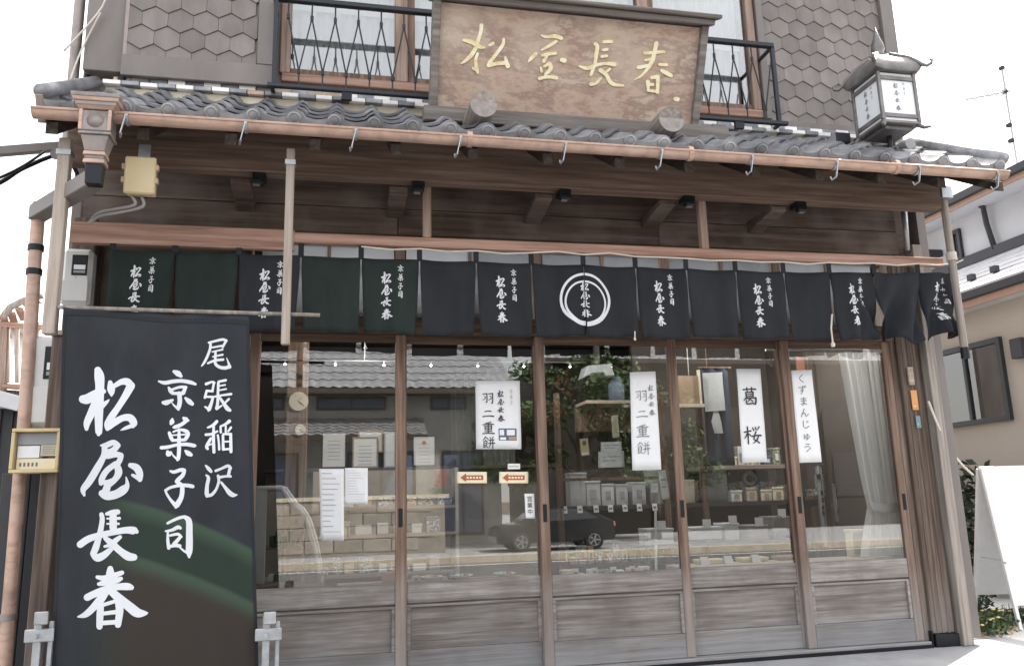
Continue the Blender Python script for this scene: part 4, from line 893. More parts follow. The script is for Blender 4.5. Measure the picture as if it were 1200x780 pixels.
for key, fr in (('matsu', (85, 425, 90)), ('ya', (85, 505, 90)), ('naga', (85, 585, 90)), ('haru', (85, 655, 90)), ('kyo', (180, 430, 60)), ('ka', (180, 485, 60)), ('shi', (180, 540, 60)), ('tsukasa', (180, 600, 60)),
                ('o', (230, 390, 50)), ('hari', (230, 440, 50)), ('ina', (230, 488, 50)), ('zawa', (232, 538, 50))):
    def fn(u, v, l):
        p = U(fr[0]+u*fr[2], fr[1]+v*fr[2], BY); p.y = by(p.x, p.z)-.0022-l; return p
    t = MB(); glyph(t, G[key], fn, 1.0); part(ban, 'character', t, M['ink_white'])
rz = U(290, 369, BY).z+.012
part(ban, 'hem', MB().grid(48, 1, lambda u, v: bpt(u, .010+.012*v) + Vector((0, -.0035, 0))), M['navy'], smooth=True)
for u0 in (.0, .985): part(ban, 'hem', MB().grid(1, 40, lambda u, v: bpt(u0+.015*u, .02+.96*v) + Vector((0, -.0030, 0))), M['navy'], smooth=True)
part(ban, 'rod', MB().tube([(tl.x-.03, BY+.004, rz+.012), (U(375, 369, BY).x, BY+.004, rz-.004)], .011, 8), M['paleboard'], smooth=2)
part(ban, 'foot_rod', MB().tube([(BL.x-.04, BY+.004, zbot+.01), (BR.x+.05, BY+.004, zbot+.01)], .011, 8), M['paleboard'], smooth=2)
for px, lab in ((52, 'galvanised steel clamp stand at the outer foot of the banner'), (317, 'galvanised steel clamp stand between the banner and the doors')):
    p = U(px, 720, -.86); x = p.x; s = thing('banner_stand', lab, 'stand', (x, -.86, -.03), 'banner stands')
    part(s, 'upright', MB().box(x-.035, x+.0, -.885, -.85, -.03, p.z), M['galv'], .003)
    part(s, 'upright', MB().box(x+.028, x+.048, -.875, -.85, -.03, p.z-.03), M['galv'], .003)
    part(s, 'clamp_plate', MB().box(x-.07, x+.06, -.90, -.886, p.z-.12, p.z-.06).box(x-.03, x+.03, -.91, -.886, p.z-.04, p.z+.02), M['galv'], .004)
    part(s, 'clamp_bolt', MB().tube([(x-.015, -.93, p.z-.09), (x-.015, -.90, p.z-.09)], .012, 6), M['galv'])
    part(s, 'foot', MB().box(x-.15, x+.15, -1.0, -.72, -.03, -.005), M['galv'], .004)

# ------------------------------------------------------------------ boxes and cables on the left
JY = -.86; p, q = U(147, 184, JY), U(181, 229, JY)
jb = thing('junction_box', 'yellow beige plastic junction box fixed to the dark boards under the eave', 'junction box', ((p.x+q.x)/2, JY+.06, q.z))
part(jb, 'hanger', MB().box(p.x+.05, q.x-.05, JY+.061, JY+.07, q.z+.05, 3.10), M['galv'])
part(jb, 'body', MB().box(p.x+.012, q.x-.004, JY, JY+.06, q.z+.008, p.z-.008), M['yellow'], .006)
part(jb, 'lid', MB().box(p.x+.004, q.x+.002, JY-.022, JY-.0005, q.z, p.z), M['yellow'], .008)
for a in (p.x+.002, q.x+.006):
    for zz in (q.z+.08, p.z-.06): part(jb, 'lid_clip', MB().box(a-.014, a+.010, JY-.018, JY+.01, zz-.016, zz+.016), M['boxtan'], .003)
for k, off in enumerate((.06, .11)):
    part(jb, 'cable', MB().hose([(p.x+off-.02, JY+.03, q.z), U(158+9*k, 240+k*2, JY+.05), U(135+4*k, 245+4*k, JY+.12), U(115+2*k, 250+3*k, JY+.2), U(104, 262, JY+.22)], .009, 6), M['cable'], smooth=True)
def meter(px0, py0, px1, py1, yy, lab):
    p, q = U(px0, py0, yy), U(px1, py1, yy); w_ = q.x-p.x; h_ = p.z-q.z; cx = (p.x+q.x)/2
    m = thing('electricity_meter', lab, 'meter', (cx, yy, q.z), 'electricity meters')
    part(m, 'case', MB().box(p.x, q.x, yy, yy+.11, q.z, p.z), M['offwhite'], .022)
    part(m, 'dial_window', MB().box(p.x+w_*.34, q.x-w_*.14, yy-.006, yy-.0005, q.z+h_*.52, p.z-h_*.12), M['black'], .004)
    part(m, 'dial_plate', MB().box(p.x+w_*.42, q.x-w_*.2, yy-.0085, yy-.0065, q.z+h_*.62, q.z+h_*.70), M['paper'])
    part(m, 'counter', MB().box(p.x+w_*.42, q.x-w_*.2, yy-.0085, yy-.0065, q.z+h_*.56, q.z+h_*.60), M['greyplastic'])
    part(m, 'lower_cover', MB().box(p.x+.012, q.x-.012, yy-.008, yy-.0005, q.z+.025, q.z+h_*.44), M['offwhite'], .005)
    part(m, 'seal_screw', MB().lathe([(.008, 0), (.008, -.008)], (cx, yy-.001, q.z+h_*.49), 8, 'y'), M['galv'])
meter(74, 290, 104, 358, -.18, 'white electricity meter above the banner corner under the plank')
meter(38, 393, 78, 500, -.40, 'larger pale grey electricity meter halfway up beside the banner')
p, q = U(15, 502, -.55), U(68, 553, -.55)
fb = thing('flyer_box', 'yellow framed flyer box with leaflets on the post left of the banner', 'flyer box', ((p.x+q.x)/2, -.5, q.z))
part(fb, 'back', MB().box(p.x, q.x, -.50, -.43, q.z, p.z), M['paper_warm'], .004)
for a in ((p.x, q.x, q.z, q.z+.018), (p.x, q.x, p.z-.018, p.z), (p.x, p.x+.018, q.z+.019, p.z-.019), (q.x-.018, q.x, q.z+.019, p.z-.019)):
    part(fb, 'frame_bar', MB().box(a[0], a[1], -.56, -.501, a[2], a[3]), M['yellowframe'], .003)
W_, H_ = q.x-p.x, p.z-q.z
part(fb, 'header_strip', MB().box(p.x+.02, q.x-.02, -.52, -.502, p.z-.085, p.z-.022), M['greyplastic'])
part(fb, 'leaflet', MB().box(p.x+.025, p.x+W_*.55, -.525, -.503, q.z+.08, p.z-.092), M['paper'])
part(fb, 'leaflet', MB().box(p.x+W_*.58, q.x-.025, -.528, -.503, q.z+.09, p.z-.088), M['boxbeige'])
part(fb, 'leaflet', MB().box(p.x+.025, q.x-.025, -.527, -.503, q.z+.02, q.z+.076), M['cream'])
lf = MB()
for j in range(4):
    for i in range(7): lf.box(p.x+W_*.62+i*.011, p.x+W_*.62+i*.011+.006, -.5295, -.528, q.z+.10+j*.012, q.z+.105+j*.012)
part(fb, 'leaflet_print', lf, M['ink_grey']); lf = MB()
for i in range(5): lf.box(p.x+.04+i*.02, p.x+.05+i*.02, -.5285, -.5275, q.z+.035, q.z+.055)
part(fb, 'leaflet_print', lf, M['ink_grey'])
po = thing('grey_post', 'dark weathered wooden post below the flyer box', 'post', (U(52, 650, -.5).x, -.47, -.03))
x = U(50, 650, -.5).x
part(po, 'shaft', MB().box(x-.045, x+.045, -.51, -.42, -.03, 2.05), M['post'], .006)
part(po, 'cap_board', MB().box(x-.06, x+.06, -.53, -.40, 2.051, 2.08), M['polewood'], .004)
pl2 = thing('side_fence', 'narrow charcoal board fence between the downpipe and the dark post', 'fence', (-1.75, -.3, -.03))
for i in range(3): part(pl2, 'board', MB().box(-1.845+.075*i, -1.775+.075*i, -.30, -.27, -.03, 1.30), M['navy_shed'], .004)
part(pl2, 'fence_rail', MB().box(-1.85, -1.62, -.268, -.24, .5, .56).box(-1.85, -1.62, -.268, -.24, 1.1, 1.16), M['post'])
# service cables to the left
p0, p1 = U(-40, 190, -.5), U(70, 172, -.1)
cb = thing('service_bracket', 'grey service arm reaching left from the house corner with hanging cables', 'bracket', tuple(p1))
part(cb, 'arm', MB().bar(p0+Vector((-.6, 0, -.05)), p1, .055, .055), M['taupe'], .004)
part(cb, 'cable', MB().hose([U(-60, 240, -1.0), U(0, 214, -.7), U(30, 196, -.45), U(75, 182, -.2), U(95, 215, -.1)], .013, 6), M['black'], smooth=True)
part(cb, 'cable', MB().hose([U(-60, 232, -1.0), U(0, 208, -.7), U(28, 194, -.5), U(52, 178, -.3)], .008, 6), M['black'], smooth=True)
part(cb, 'cable', MB().hose([U(75, 60, -.2), U(120, 8, -.2), U(128, -30, -.2)], .006, 6), M['rope'], smooth=True)
part(cb, 'cable', MB().hose([U(118, 15, -.17), U(95, 60, -.17), U(82, 95, -.25)], .006, 6), M['rope'], smooth=True)
part(cb, 'insulator', MB().lathe([(.02, -.03), (.03, 0), (.02, .03)], U(78, 183, -.2), 10), M['offwhite'], smooth=True)
# small tablets on the right post and the cord to the path
ob = thing('wooden_tablet', 'small bare wooden tablet nailed to the right corner post', 'tablet', (4.3, -.06, 1.9))
p, q = U(1062, 430, -.06), U(1071, 451, -.06); part(ob, 'plate', MB().box(p.x, q.x, -.075, -.058, q.z, p.z), M['int_pale'], .003); part(ob, 'nail', MB().lathe([(.004, 0), (.004, -.003)], ((p.x+q.x)/2, -.076, p.z-.02), 8, 'y'), M['black'])
for a, lab, mk in (((1067, 457, 1077, 480), 'orange and yellow sticker below the wooden tablet', 'orange'), ((1073, 487, 1080, 501), 'small teal sticker under the orange sticker', 'bluestick')):
    p, q = U(a[0], a[1], -.06), U(a[2], a[3], -.06); o = thing('sticker', lab, 'sticker', ((p.x+q.x)/2, -.06, q.z), 'stickers on the corner post')
    part(o, 'sheet', MB().box(p.x, q.x, -.060, -.0565, q.z, p.z), M[mk])
    part(o, 'print', MB().box(p.x+.01, q.x-.02, -.0612, -.0602, q.z+.02, q.z+.035), M['yellowframe'])
single('loose_cord', MB().hose([U(1088, 470, -.12), U(1100, 500, -.1), U(1112, 525, 0), U(1128, 545, .4), U(1140, 556, .6)], .009, 6), M['rope'], 'pale cord slanting from the corner board to the white sandwich board', 'cord')

# ------------------------------------------------------------------ papers on the glass
GY = -.0125                     # just off the front panes
def pane_y(px): return -.0175 if (px < 466 or 640 < px < 790 or px > 920) else .0235
def paper(quad, lab, m='paper', cat='poster', name='paper_notice', yy=None, group=None):
    yy = pane_y(quad[0][0]) if yy is None else yy
    c = [U(x, y, yy) for x, y in quad]; mid = sum(c, Vector())/4
    o = thing(name, lab, cat, (mid.x, yy, min(q.z for q in c)), group)
    fn = lambda u, v, l=0: (c[0].lerp(c[1], u)).lerp(c[3].lerp(c[2], u), v) + Vector((0, -l, 0))
    part(o, 'sheet', MB().grid(8, 10, lambda u, v: fn(u, v, .0012*math.sin(v*7+u*3))), M[m], solid=.0012, smooth=True)
    Wm, Hm = (c[1]-c[0]).length, (c[3]-c[0]).length
    def col_text(body, u, v, h, mk, gap=1.1, vertical=True):
        t = MB(); print_text(t, body, h, lambda a, b: fn(u+a/Wm, v+b/Hm, .0035), vertical, gap); part(o, 'lettering', t, M[mk])
    def brush(keys, u, v, h, mk, gap=1.1, fat=.8):
        t = MB()
        for j, k_ in enumerate(keys): glyph(t, G[k_], lambda a, b, l: fn(u+(a-.5)*h/Wm, v+(j*gap*h+b*h)/Hm, .0035+l), fat)
        part(o, 'lettering', t, M[mk])
    def patch(u0, u1, v0, v1, mk, l=.0035, nm='print'):
        part(o, nm, MB().add([fn(a, b, l) for a, b in ((u0, v0), (u1, v0), (u1, v1), (u0, v1))], [(0, 1, 2, 3)]), M[mk])
    return o, col_text, brush, patch
o, ct, br_, pa = paper([(557, 446), (609, 446), (611, 526), (558, 526)], 'white poster with two columns of brush characters and a small photo at its foot', name='sweets_poster')
br_(('hane', 'futa', 'omo', 'mochi'), .27, .15, .098, 'ink_black', 1.02, .95); br_(('matsu', 'ya', 'naga', 'haru'), .56, .13, .058, 'ink_black', .96, .9)
br_(('kyo', 'ka', 'shi'), .80, .12, .036, 'ink_tan', 1.05, .8); pa(.50, .90, .70, .875, 'boxblue'); pa(.52, .62, .72, .80, 'paper', .0042); pa(.68, .86, .72, .80, 'paper', .0042); pa(.53, .66, .83, .865, 'paper', .0042); pa(.72, .89, .82, .865, 'boxtan', .0042)
o, ct, br_, pa = paper([(738, 436), (768, 435), (775, 550), (741, 551)], 'tall narrow white poster with grey brush characters for rice cakes', name='sweets_poster')
br_(('hane', 'futa', 'omo', 'mochi'), .40, .17, .105, 'ink_grey', 1.16, .7); br_(('matsu', 'ya', 'naga', 'haru'), .78, .13, .055, 'ink_grey', 1.05, .7)
o, ct, br_, pa = paper([(863, 432), (891, 432), (899, 541), (870, 542)], 'tall narrow white poster with two bold black characters 葛桜', name='sweets_poster')
br_(('kuzu', 'sakura'), .47, .19, .145, 'ink_black', 1.95, 1.15)
o, ct, br_, pa = paper([(927, 434), (951, 433), (963, 541), (936, 542)], 'tall narrow white poster with thin handwritten kana beside the white curtain', name='sweets_poster')
ct('くずまんじゅう', .45, .05, .066, 'ink_grey', 1.28)
for quad, lab in (([(535.5, 552.5), (570.5, 552.5), (570.5, 566), (535.5, 566)], 'cream sticker with a red arrow, the one nearer the left door stile'), ([(585, 552.5), (619, 552.5), (619, 566), (585, 566)], 'cream sticker with a red arrow, the one touching the middle door stile')):
    o, ct, br_, pa = paper(quad, lab, 'cream', 'sticker', 'arrow_sticker', group='red arrow stickers')
    c = [U(x, y, pane_y(quad[0][0])-.0036) for x, y in quad]
    f = lambda u, v: c[0].lerp(c[1], u).lerp(c[3].lerp(c[2], u), v)
    part(o, 'arrow', MB().add([f(u, v) for u, v in ((.12, .5), (.30, .14), (.30, .30), (.88, .30), (.88, .70), (.30, .70), (.30, .86))], [(0, 1, 2, 3, 4, 5, 6)]), M['ink_red'])
    part(o, 'arrow_print', MB().add([f(u, v) - Vector((0, .0006, 0)) for q in range(5) for u, v in ((.32+.105*q, .42), (.39+.105*q, .42), (.39+.105*q, .58), (.32+.105*q, .58))], [tuple(range(4*q, 4*q+4)) for q in range(5)]), M['cream'])
o, ct, br_, pa = paper([(614.5, 578), (626, 578), (627, 607), (616, 607)], 'small white label with three black marks by the middle stile', cat='label', name='door_label')
ct('営業中', .5, .12, .035, 'ink_black', 1.2)
o, ct, br_, pa = paper([(595, 543), (609.5, 543), (609.5, 549.5), (595, 549.5)], 'tiny blank white label above the right arrow sticker', cat='label', name='door_label')
pa(.1, .9, .35, .6, 'ink_tan')
for quad, lab in (([(374, 549), (403, 549), (403, 633), (376, 633)], 'long white notice sheet of small print on the first door'), ([(404, 548), (431, 548), (431, 590), (404, 590)], 'shorter white notice sheet of small print on the first door')):
    o, ct, br_, pa = paper(quad, lab, 'paper', 'notice', 'printed_notice', group='printed notices on the first door')
    for j in range(12): pa(.10+.0*j, .10+rnd.uniform(.3, .78), .06+j*.074, .068+j*.074, 'boxgrey', .0035)
for quad, lab in (([(701, 529), (731, 528), (732, 547), (701, 548)], 'wide white price card under the narrow yellow slip'), ([(704, 518), (728, 517), (729, 530), (704, 530)], 'upper white card tucked behind the wide white price card'),
                  ([(771, 551), (780, 550), (785, 584), (776, 585)], 'narrow white slip below the tall rice cake poster'), ([(763, 566), (771, 566), (771, 577), (763, 577)], 'little square white tag beside the narrow white slip')):
    o, ct, br_, pa = paper(quad, lab, 'paper', 'card', 'price_card', yy=.10, group='white cards inside the glass')
    pa(.15, .85, .3, .36, 'boxgrey'); pa(.15, .7, .55, .60, 'boxgrey')
o, ct, br_, pa = paper([(679, 514), (689, 513), (691, 533), (681, 534)], 'small yellow ticket with a blue dot stuck among the reflected leaves', 'yellowframe', 'ticket', 'yellow_ticket', yy=.10); pa(.3, .7, .15, .4, 'boxblue'); pa(.1, .9, .8, .95, 'paper')
o, ct, br_, pa = paper([(716, 487), (724, 486), (726, 512), (718, 513)], 'narrow pale slip with a yellow centre above the white price cards', 'paper_warm', 'ticket', 'yellow_slip', yy=.10); pa(.3, .7, .2, .8, 'yellowframe')

# ------------------------------------------------------------------ inside the shop
def box_thing(name, lab, cat, x0, x1, y0, y1, z0, z1, m, group=None, lid=True, print_m=None):
    o = thing(name, lab, cat, ((x0+x1)/2, (y0+y1)/2, z0), group)
    part(o, 'body', MB().box(x0, x1, y0, y1, z0, z1-(.02 if lid else 0)), M[m], .004)
    if lid: part(o, 'lid', MB().box(x0-.004, x1+.004, y0-.004, y1+.004, z1-.0195, z1), M[m], .003)
    if print_m: part(o, 'label', MB().box(x0+(x1-x0)*.3, x0+(x1-x0)*.7, y0-.0075, y0-.0045, z0+(z1-z0)*.25, z0+(z1-z0)*.65), M[print_m])
    return o
# inner pillar with a clock and a dial
p = U(347, 500, 1.9)
pil = thing('inner_pillar', 'square brown pillar inside the first door that carries the clock', 'pillar', (p.x, 2.0, .02))
part(pil, 'shaft', MB().box(p.x-.09, p.x+.09, 1.92, 2.1, .021, 2.61), M['int_woodz'], .006)
part(pil, 'plinth', MB().box(p.x-.11, p.x+.11, 1.90, 2.12, .021, .12), M['int_woodz'], .004)
for (px, py, r_, lab, nm, cat) in ((350, 470, .082, 'round white wall clock on the inner pillar', 'wall_clock', 'clock'), (352, 503, .045, 'small round white dial thermometer below the clock', 'dial_thermometer', 'thermometer')):
    c = U(px, py, 1.90); o = thing(nm, lab, cat, (c.x, 1.9, c.z-r_))
    part(o, 'face', MB().lathe([(r_*.92, 0), (r_*.92, -.012), (0, -.0125)], (c.x, 1.905, c.z), 24, 'y'), M['paper_warm'])
    part(o, 'rim', MB().lathe([(r_, .012), (r_, -.018), (r_*.92, -.018), (r_*.92, -.0)], (c.x, 1.905, c.z), 24, 'y'), M['boxbeige'], smooth=2)
    for ang, ln in ((.6, .55), (2.3, .75)):
        part(o, 'hand', MB().bar((c.x, 1.890, c.z), (c.x+r_*ln*math.sin(ang), 1.890, c.z+r_*ln*math.cos(ang)), .006, .002), M['black'])
# ledge with framed certificates
p0 = U(374, 549, 2.6); p1 = U(640, 549, 2.6)
part(house, 'picture_ledge', MB().box(p0.x-.5, p1.x+.1, 2.55, 2.75, p0.z-.03, p0.z), M['int_wood'], .004)
part(house, 'low_partition', MB().box(p0.x-.5, p1.x+.1, 2.76, 2.84, .02, p0.z-.03), M['tan_wall'])
for quad, lab, fm in (((377, 506, 406, 546), 'certificate in a thin black frame left of the pair of brown frames', 'black'), ((413, 512, 443, 546), 'certificate in a brown wooden frame in front of a second frame', 'int_pale'),
                      ((420, 505, 449, 530), 'brown picture frame half hidden behind the brown framed certificate', 'boxtan'), ((450, 506, 464, 546), 'white certificate partly behind the first door stile', 'boxgrey'), ((483, 510, 511, 546), 'black framed certificate with a red seal', 'black')):
    yy = 2.66 if 'half hidden' in lab else 2.60
    a, b = U(quad[0], quad[1], yy), U(quad[2], quad[3], yy); b.z = p0.z+.002 if 'half' not in lab else b.z
    o = thing('framed_certificate', lab, 'certificate', ((a.x+b.x)/2, yy, b.z), 'framed certificates on the ledge')
    for q in ((a.x, b.x, b.z, b.z+.014), (a.x, b.x, a.z-.014, a.z), (a.x, a.x+.014, b.z+.0145, a.z-.0145), (b.x-.014, b.x, b.z+.0145, a.z-.0145)): part(o, 'frame_bar', MB().box(q[0], q[1], yy-.012, yy+.012, q[2], q[3]), M[fm])
    part(o, 'sheet', MB().box(a.x+.0145, b.x-.0145, yy-.003, yy+.008, b.z+.0145, a.z-.0145), M['paper'])
    ln = MB()
    for j in range(6): ln.box(a.x+.06, b.x-.06, yy-.0045, yy-.0035, a.z-.09-j*.035, a.z-.084-j*.035)
    part(o, 'writing', ln, M['boxgrey'])
    if 'red seal' in lab: part(o, 'seal', MB().lathe([(.022, 0), (.022, -.002)], ((a.x+b.x)/2, yy-.004, a.z-.075), 12, 'y'), M['ink_red'])
# beige cupboard with notes and packages, terracotta card on its end
a, b = U(432, 552, 2.3), U(530, 650, 2.3)
cup = thing('display_cupboard', 'beige cupboard behind the first stile stacked with paper wrapped packages', 'cupboard', ((a.x+b.x)/2, 2.4, .02))
part(cup, 'carcass', MB().box(a.x-.5, b.x, 2.36, 2.55, .021, p0.z-.035), M['boxbeige'])
for zz in (.45, .78, 1.02): part(cup, 'shelf', MB().box(a.x-.5, b.x, 2.05, 2.359, zz, zz+.03), M['int_pale'], .003)
part(cup, 'end_board', MB().box(b.x+.001, b.x+.03, 2.05, 2.5, .021, p0.z-.035), M['boxbeige'])
ORD = 'first second third fourth fifth sixth seventh eighth ninth tenth eleventh twelfth thirteenth fourteenth'.split(); BRD = {.481: 'lowest', .811: 'middle', 1.051: 'upper'}
HUE = dict(boxwhite='white', boxbeige='beige', boxtan='tan', boxgrey='grey', paper='bright white', wrap_check='checked', wrap_red='red patterned', wrap_blue='blue patterned', wrap_leaf='leaf patterned', fabric_grey='grey cloth', boxblue='dark blue', cream='cream', boxred='terracotta', leaf='green', int_dark='black', leafdark='dark green')
for zz in (.481, .811, 1.051):
    i_ = 0
    x = a.x-.42
    while x < b.x-.12:
        wv, hv = rnd.uniform(.07, .15), rnd.uniform(.06, .15); mk = rnd.choice(['boxwhite', 'boxbeige', 'boxtan', 'boxgrey', 'paper', 'wrap_check', 'wrap_red', 'wrap_blue']); i_ += 1
        lab_ = HUE[mk] + ' package, ' + ORD[i_-1] + ' from the show case on the ' + BRD[zz] + ' board of the beige cupboard'
        box_thing('wrapped_package', lab_, 'package', x, x+wv, 2.10, 2.28, zz, zz+hv, mk, 'packages on the beige cupboard', lid=rnd.random() < .5); x += wv+rnd.uniform(.015, .06)
q = U(516, 558, 2.0); single('terracotta_card', MB().box(q.x-.05, q.x+.06, 2.0, 2.008, q.z-.09, q.z+.06), M['boxred'], 'terracotta coloured card beside the left arrow sticker', 'card')
# green-grey curtain partition behind the second door
a, b = U(528, 470, 3.0), U(606, 640, 3.0)
for x0, x1, lab, mk in ((a.x, a.x+(b.x-a.x)*.48, 'dull olive curtain hanging behind the left arrow sticker', 'curtain_olive'), (a.x+(b.x-a.x)*.5, b.x, 'greyer olive curtain hanging behind the right arrow sticker', 'curtain_grey')):
    if mk not in M: M[mk] = cloth(mk, (.10, .105, .085) if mk == 'curtain_olive' else (.17, .175, .155))
    single('door_curtain', MB().grid(40, 1, lambda u, v: (x0+(x1-x0)*u, 3.0+.02*math.sin(u*30), .1+2.3*v)), M[mk], lab, 'curtain', 'olive curtains at the back', smooth=True, solid=.003)
# curved glass show case behind the first door
a, b = U(299, 572, .55), U(375, 690, .55)
cs = thing('curved_show_case', 'glass show case with a white curved frame behind the first door', 'show case', ((a.x+b.x)/2, .8, .02))
zb = .57
crv = [(b.x, zb), (b.x-.015, zb+.10), (b.x-.04, zb+.22), (b.x-.075, zb+.34), (b.x-.10, zb+.41), (b.x-.145, zb+.48), (b.x-.20, zb+.525), (b.x-.27, a.z), (a.x-.35, a.z)]
for yy in (.50, 1.05): part(cs, 'curved_frame', MB().tube([(x, yy, z_) for x, z_ in crv], .016, 8), M['whitepaint'], smooth=True)
part(cs, 'end_panel', MB().box(a.x-.02, a.x+.085, .49, .515, zb, a.z), M['offwhite'], .003)
part(cs, 'case_top', MB().box(a.x-.35, b.x-.26, .49, 1.06, a.z-.006, a.z+.014), M['whitepaint'], .003)
part(cs, 'case_base', MB().box(a.x-.35, b.x+.02, .46, 1.08, .021, zb-.002), M['int_pale'], .004)
part(cs, 'case_shelf', MB().box(a.x-.3, b.x-.08, .55, 1.0, zb+.22, zb+.232), M['glass_case'])
part(cs, 'curved_glass', MB().grid(1, len(crv)-2, lambda u, v: (crv[round(v*(len(crv)-2))][0], .51+.53*u, crv[round(v*(len(crv)-2))][1])), M['glass_case'], solid=.003)
for i in range(7):
    x = a.x+.10+.035*i; hh = rnd.uniform(.03, .07)
    mk = rnd.choice(['boxtan', 'boxred', 'boxwhite', 'leaf', 'boxblue'])
    box_thing('sweet_tray', HUE[mk] + ' tray of sweets, ' + ORD[i] + ' from the banner on the floor of the show case', 'sweets', x, x+.03, .6+.05*(i % 3), .72+.05*(i % 3), zb, zb+hh, mk, 'sweets in the curved show case', lid=False)
for i in range(5):
    x = a.x+.10+.04*i
    mk = rnd.choice(['int_dark', 'boxblue', 'leafdark', 'boxgrey'])
    box_thing('sweet_tray', HUE[mk] + ' packet, ' + ORD[i] + ' from the banner on the upper show case shelf', 'sweets', x, x+.034, .62, .76, zb+.234, zb+.234+rnd.uniform(.05, .11), mk, 'packets in the curved show case', lid=False)
# low window platform running along the doors, with dishes
part(house, 'window_platform', MB().box(.0, 1.28, .12, .42, .52, .56), M['int_pale'], .004)
part(house, 'window_platform', MB().box(1.40, 2.24, .12, .42, .50, .54), M['int_wood'], .004)
part(house, 'window_platform', MB().box(2.36, 4.1, .12, .42, .545, .58), M['boxbeige'], .004)
single('orange_block', MB().box(*sorted((U(447, 675, .3).x, U(461, 675, .3).x)), .2, .3, .561, .63), M['boxred'], 'orange red block on the sill at the first stile', 'block', bevel=.004)
for k, (px, lab) in enumerate(((505, 'white dish near the first stile on the window sill'), (540, 'larger white dish in the middle of the second door sill'), (590, 'white dish by the middle stile on the sill'))):
    c = U(px, 662, .3); o = thing('white_dish', lab, 'dish', (c.x, .27, .561), 'white dishes on the sill')
    part(o, 'bowl', MB().lathe([(.03, .561), (.04, .565), (.075, .585), (.08, .59), (.074, .588), (.0, .570)], (c.x, .27, 0), 18), M['whitepaint'], smooth=True)
    for j in range(3): part(o, 'sweet', MB().lathe([(.008, 0), (.018, .008), (.016, .02), (.0, .026)], (c.x-.03+.03*j, .27+.01*(j % 2), .574), 10), M[('boxwhite', 'boxbeige', 'boxred')[j]], smooth=True)
# shelving across the third and fourth doors
zs = U(720, 592, 1.3).z
shf = thing('display_shelf', 'long dark shelf unit with brown posts behind the third and fourth doors', 'shelf', (2.6, 1.45, .02))
xs0, xs1 = U(652, 590, 1.3).x, U(930, 590, 1.3).x
part(shf, 'shelf_board', MB().box(xs0, xs1, 1.25, 1.70, zs-.035, zs), M['int_dark'], .003)
part(shf, 'shelf_board', MB().box(xs0, xs1, 1.25, 1.70, .50, .535), M['int_dark'], .003)
zt = U(870, 545, 1.3).z
part(shf, 'shelf_board', MB().box(U(826, 545, 1.3).x, xs1, 1.22, 1.70, zt-.035, zt), M['int_pale'], .003)
part(shf, 'back_panel', MB().box(xs0, xs1, 1.70, 1.72, .021, zs+.32), M['int_dark'])
for px in (654, 778, 822, 928): x = U(px, 560, 1.27).x; part(shf, 'shelf_post', MB().box(x-.022, x+.022, 1.205, 1.246, .021, 1.95), M['int_woodz'], .003)
part(shf, 'fascia', MB().box(xs0+.05, U(776, 590, 1.2).x, 1.24, 1.249, zs+.21, zs+.235), M['int_woodz'])
boxes = [((668, 686), 40, 'boxgrey', 'tall grey box at the left end of the dark shelf'), ((686, 702), 30, 'boxwhite', 'white carton second on the dark shelf'), ((705, 718), 26, 'boxwhite', 'white carton with a grey grid on the dark shelf'), ((722, 734), 25, 'boxwhite', 'narrow white carton beside the grid carton'),
         ((741, 755), 27, 'boxwhite', 'white carton nearest the tall poster on the dark shelf'), ((762, 774), 40, 'boxgrey', 'grey packet behind the little square tag'), ((828, 848), 60, 'fabric_grey', 'tall grey patterned paper bag on the dark shelf'), ((800, 812), 28, 'paper_warm', 'cream canister by the fourth door stile')]
for (x0, x1), hp, mk, lab in boxes:
    a, b = U(x0, 589, 1.35), U(x1, 589-hp, 1.35)
    box_thing('shelf_box', lab, 'box', a.x, b.x, 1.33, 1.47, zs+.001, zs+.001+(b.z-a.z), mk, 'boxes on the dark shelf', print_m='boxgrey' if mk == 'boxwhite' else None)
for i, (px, lab, mk) in enumerate(((862, 'white cloth covered gift box on the pale shelf', 'boxwhite'), (880, 'beige gift box under the round wreath', 'boxbeige'), (897, 'striped cream gift box on the right of the pale shelf', 'paper_warm'), (911, 'yellowish gift box at the shelf end', 'cream'))):
    a = U(px, 584, 1.3); box_thing('gift_box', lab, 'gift box', a.x-.055, a.x+.05, 1.27, 1.40, zs+.001, zs+.10+.02*(i % 2), mk, 'gift boxes on the pale shelf', print_m='boxtan')
c = U(882, 560, 1.36); single('wreath', MB().tube([(c.x+.055*math.cos(t*math.pi/8), 1.42, c.z+.055*math.sin(t*math.pi/8)) for t in range(17)], .02, 8), M['fabric_grey'], 'round grey cloth wreath standing behind the gift boxes', 'wreath', smooth=True)
for i, (x0, x1, y1, hp, lab, mk) in enumerate(((757, 786, 640, 22, 'white tray box left of the fourth door stile', 'boxwhite'), (806, 842, 632, 16, 'long flat white tray box on the lower shelf', 'boxwhite'), (847, 862, 632, 20, 'square white tray with a tag on the lower shelf', 'boxwhite'), (874, 896, 632, 18, 'grey white tray holding a bowl on the lower shelf', 'boxgrey'), (902, 922, 628, 24, 'grey basket tray under the shelf end', 'fabric_grey'))):
    a, b = U(x0, y1, .95), U(x1, y1-hp, .95); z0 = a.z
    o = box_thing('tray_box', lab, 'tray', a.x, b.x, .9, 1.1, z0, z0+(b.z-a.z), mk, 'trays on the low table')
    part(o, 'price_tag', MB().box((a.x+b.x)/2-.03, (a.x+b.x)/2+.04, .88, .884, b.z-.01, b.z+.06), M['paper'])
low = thing('low_table', 'low dark table carrying white tray boxes behind the fourth door', 'table', (2.7, 1.0, .02))
zz = U(840, 634, .95).z; xa_, xb_ = U(752, 634, .9).x, U(930, 634, .9).x
part(low, 'table_top', MB().box(xa_, xb_, .85, 1.15, zz-.03, zz-.002), M['int_dark'], .003)
